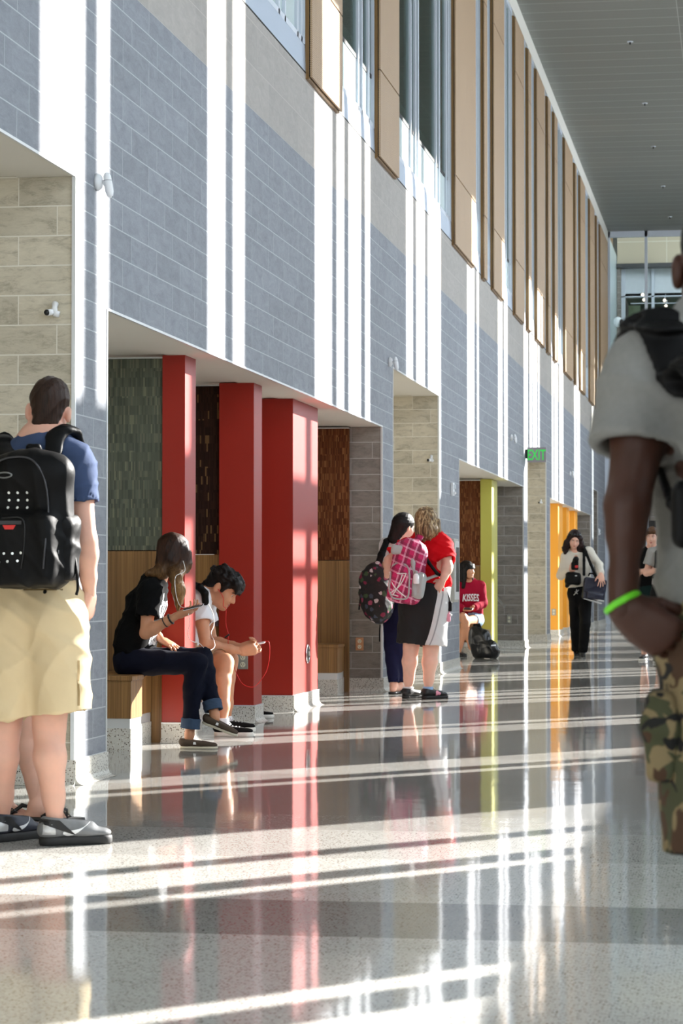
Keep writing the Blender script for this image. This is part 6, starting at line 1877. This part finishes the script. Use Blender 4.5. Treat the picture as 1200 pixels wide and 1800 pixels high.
# ---------------------------------------------------------------- man close to the camera on the right, back turned
Y9 = 4.70
M['camo_tee'] = fabric('light_grey_marl', (134, 134, 131), .9, .12, 90)
t = NT('woodland_camouflage'); v, x, y, z = t.pos()
def blot(o_, thr, sc):
    n = t.node('ShaderNodeTexNoise'); n.inputs['Scale'].default_value = sc; n.inputs['Detail'].default_value = 2.5; n.inputs['Distortion'].default_value = .8
    a = t.node('ShaderNodeVectorMath', operation='ADD'); t.l.new(v, a.inputs[0]); a.inputs[1].default_value = (o_, o_ * 2, o_ * .7); t.l.new(a.outputs[0], n.inputs['Vector'])
    return t.math('GREATER_THAN', n.outputs['Fac'], thr)
c1 = t.mix(blot(3.1, .50, 13.), srgb(128, 112, 80), srgb(66, 68, 44)); c1 = t.mix(blot(7.7, .53, 12.), c1, srgb(70, 48, 30)); c1 = t.mix(blot(12.3, .57, 14.), c1, srgb(22, 21, 19))
M['camo'] = t.out(c1, .9)
r9 = root('person', 'person in grey tee and camouflage shorts close to camera, back turned at right edge', (pY(1290, 1022, Y9)[0], Y9, 0))
J = dict(fa=.80, hc=pY(1268, 470, Y9 + .06), f=A(-.12, 1, -.02), nk=pY(1312, 592, Y9), ch=pY(1336, 720, Y9), wa=pY(1350, 930, Y9), pv=pY(1348, 1110, Y9), lat=A(1, -.1, 0),
         sL=pY(1140, 668, Y9 + .0), eL=pY(1102, 890, Y9 - .08), wL=pY(1093, 1072, Y9 - .10), sR=pY(1500, 668, Y9), eR=pY(1536, 880, Y9 - .05), wR=pY(1530, 1072, Y9 + .08),
         hR=pY(1400, 1150, Y9), kR=pY(1396, 1560, Y9), aR=pY(1396, 1925, Y9 + .03), tR=A(.2, 1, 0), bR=A(0, -1, 0),
         hL=pY(1276, 1150, Y9), kL=pY(1286, 1560, Y9), aL=pY(1292, 1925, Y9 + .03), tL=A(-.1, 1, 0), bL=A(0, -1, 0))
R9 = build_body(r9, J, SK['dark'], 1.02, False, .007, [((J['wL'], A(.86, -.02, -.55), A(.10, .95, .05), -1), dict(s=1.0, curls=[(38, 55, 35), (42, 55, 35), (46, 55, 35), (50, 55, 35)], thumb=(.75, .5, .55), fore=J['eL'])),
                ((J['wR'], A(-.3, .1, -.9), A(-.6, .6, 0), -1), dict(s=1.08, fore=J['eR']))], .94, 1.12, 1.06, (.135, .13, .165, .12), hres=.0042)
t9 = top_garment(r9, 'tee_shirt', J, M['camo_tee'], .022, .56, pY(1330, 1102, Y9), (.166, .158, .178, .125), .70, 1.06, .07, 0, .008, 121, .008, 18, 1.06, loose=1.10)
legwear(r9, 'camouflage_shorts', J, M['camo'], .030, .84, J['wa'] - up * .04, 1.06, .009, 122, .009, 16, 1.06, .140, .8, 1.14)
F = Field(.008); F.box(pY(1164, 1292, Y9 - .01), (.030, .085, .085), None, .02); F.box(pY(1162, 1268, Y9 - .01), (.034, .09, .022), None, .012); surf('cargo_pocket', F, M['camo'], r9, .004, 5, 20)
F = Field(.007); h = lambda x, y, z: J['hc'] + 1.02 * (R9[0] * x + R9[1] * y + R9[2] * z)
F.ell(h(0, -.018, .044), (.078, .099, .089), R9, .02); F.ell(h(0, -.06, -.02), (.055, .045, .055), R9, .03); F.ell(h(0, .11, -.04), (.075, .07, .085), R9, .01, 's')
for q in (-1, 1): F.ell(h(q * .09, -.01, -.03), (.03, .045, .05), R9, .01, 's')
surf('hair', F, hair_mat('close_black_hair', (8, 7, 7), (24, 20, 19), 200.), r9, .002, 3, 200)
for k in 'RL': shoe(r9, 'sneaker', heel_of(J, k), J['t' + k], .30, up, M['shoe_black'], M['white_sole'], .10, .05, res=.007)
c_ = lerp(J['eL'], J['wL'], .93); d = unit(J['wL'] - J['eL'] + A(.25, 0, 0) * .0); a_ = unit(A(.85, -.0, .50)); b_ = unit(np.cross(d, a_))
M['lime'] = plain('lime_silicone', (112, 222, 40), .45)
F = Field(.003)
ringp = [c_ + a_ * math.cos(w_) * .034 + b_ * math.sin(w_) * .030 for w_ in np.linspace(0, 2 * PI, 29)]
for a, b2 in zip(ringp[:-1], ringp[1:]): F.cap(a, b2, .0065, .0065, .003, (unit(lerp(a, b2, .5) - c_), .45))
surf('wristband', F, M['lime'], r9)
F9 = R9
decal('sleeve_mark', [ring2(0, 0, .012, .013, .005, 14, .9, 2 * PI - .9)], t9, pY(1060, 728, Y9 - .02), unit(A(.35, -.94, 0)) * 1, up, plain('navy_emblem', (34, 30, 90), .6), r9, .003)
decal('sleeve_mark', [disc2(.003, 0, .005, 10)], t9, pY(1060, 728, Y9 - .02), unit(A(.35, -.94, 0)), up, plain('red_emblem', (170, 30, 60), .6), r9, .004)
o = thing('backpack', 'black backpack with wide strap on the person in camouflage shorts', 'backpack', pY(1300, 1040, Y9 - .2))
F = Field(.008); F.box(pY(1336, 800, Y9 - .30), (.115, .10, .25), None, .07); surf('bag_body', F, M['black_nylon'], o, .006, 4, 20)
F = Field(.006)
xs_ = [pY(x, 600, Y9)[0] for x in (1205, 1168, 1136, 1124)]
strap_over(F, t9, xs_, [Y9 - .11, Y9 - .06, Y9 + .0, Y9 + .06], [pY(1262, 680, Y9 - .22), pY(1230, 640, Y9 - .165)], .048, .24, .004, [pY(1140, 680, Y9 + .16), pY(1160, 780, Y9 + .19)])
F.chain([pY(1182, 800, Y9 + .17), pY(1158, 826, Y9 + .04), pY(1180, 885, Y9 - .16), pY(1200, 920, Y9 - .24)], [.010] * 4, .01)
surf('shoulder_strap', F, M['black_nylon'], o)
F = Field(.007); F.box(pY(1200, 905, Y9 - .26), (.02, .05, .06), None, .02); surf('side_pocket', F, M['black_nylon'], o)
# ================================================================ LIGHT AND CAMERA
w = bpy.data.worlds.new('sky'); bpy.context.scene.world = w; w.use_nodes = True
bg = w.node_tree.nodes['Background']; bg.inputs[0].default_value = (.80, .90, 1.0, 1); bg.inputs[1].default_value = 6.0
sd = bpy.data.lights.new('sun', 'SUN'); so = bpy.data.objects.new('sun', sd); C.objects.link(so)
az = math.atan(TA); el = math.atan(TS * math.sin(az))
d = Vector((-math.sin(az) * math.cos(el), -math.cos(az) * math.cos(el), -math.sin(el)))
so.rotation_euler = d.to_track_quat('-Z', 'Y').to_euler()
so.location = (6, 30, 14)
sd.energy = 27.0; sd.angle = math.radians(.53); sd.color = (1.0, .965, .915)
cam = bpy.data.cameras.new('camera'); co = bpy.data.objects.new('camera', cam); C.objects.link(co)
cam.sensor_fit = 'VERTICAL'; cam.sensor_height = 36; cam.sensor_width = 24; cam.lens = FPX / 1800 * 36
cam.clip_end = 300; cam.clip_start = .1
R = Matrix((cR, cU, -cF)).transposed().to_4x4()
co.matrix_world = Matrix.Translation(Vector(cC)) @ R
cam.dof.use_dof = True; cam.dof.focus_distance = 14.5; cam.dof.aperture_fstop = 9.0
S = bpy.context.scene; S.camera = co
S.view_settings.view_transform = 'Standard'; S.view_settings.look = 'None'; S.view_settings.gamma = 1; S.view_settings.exposure = -0.05
S.view_settings.use_curve_mapping = False
try:
    S.cycles.use_denoising = True; S.cycles.max_bounces = 10; S.cycles.diffuse_bounces = 6; S.cycles.transparent_max_bounces = 12
    S.cycles.sample_clamp_indirect = 8.0
except Exception: pass
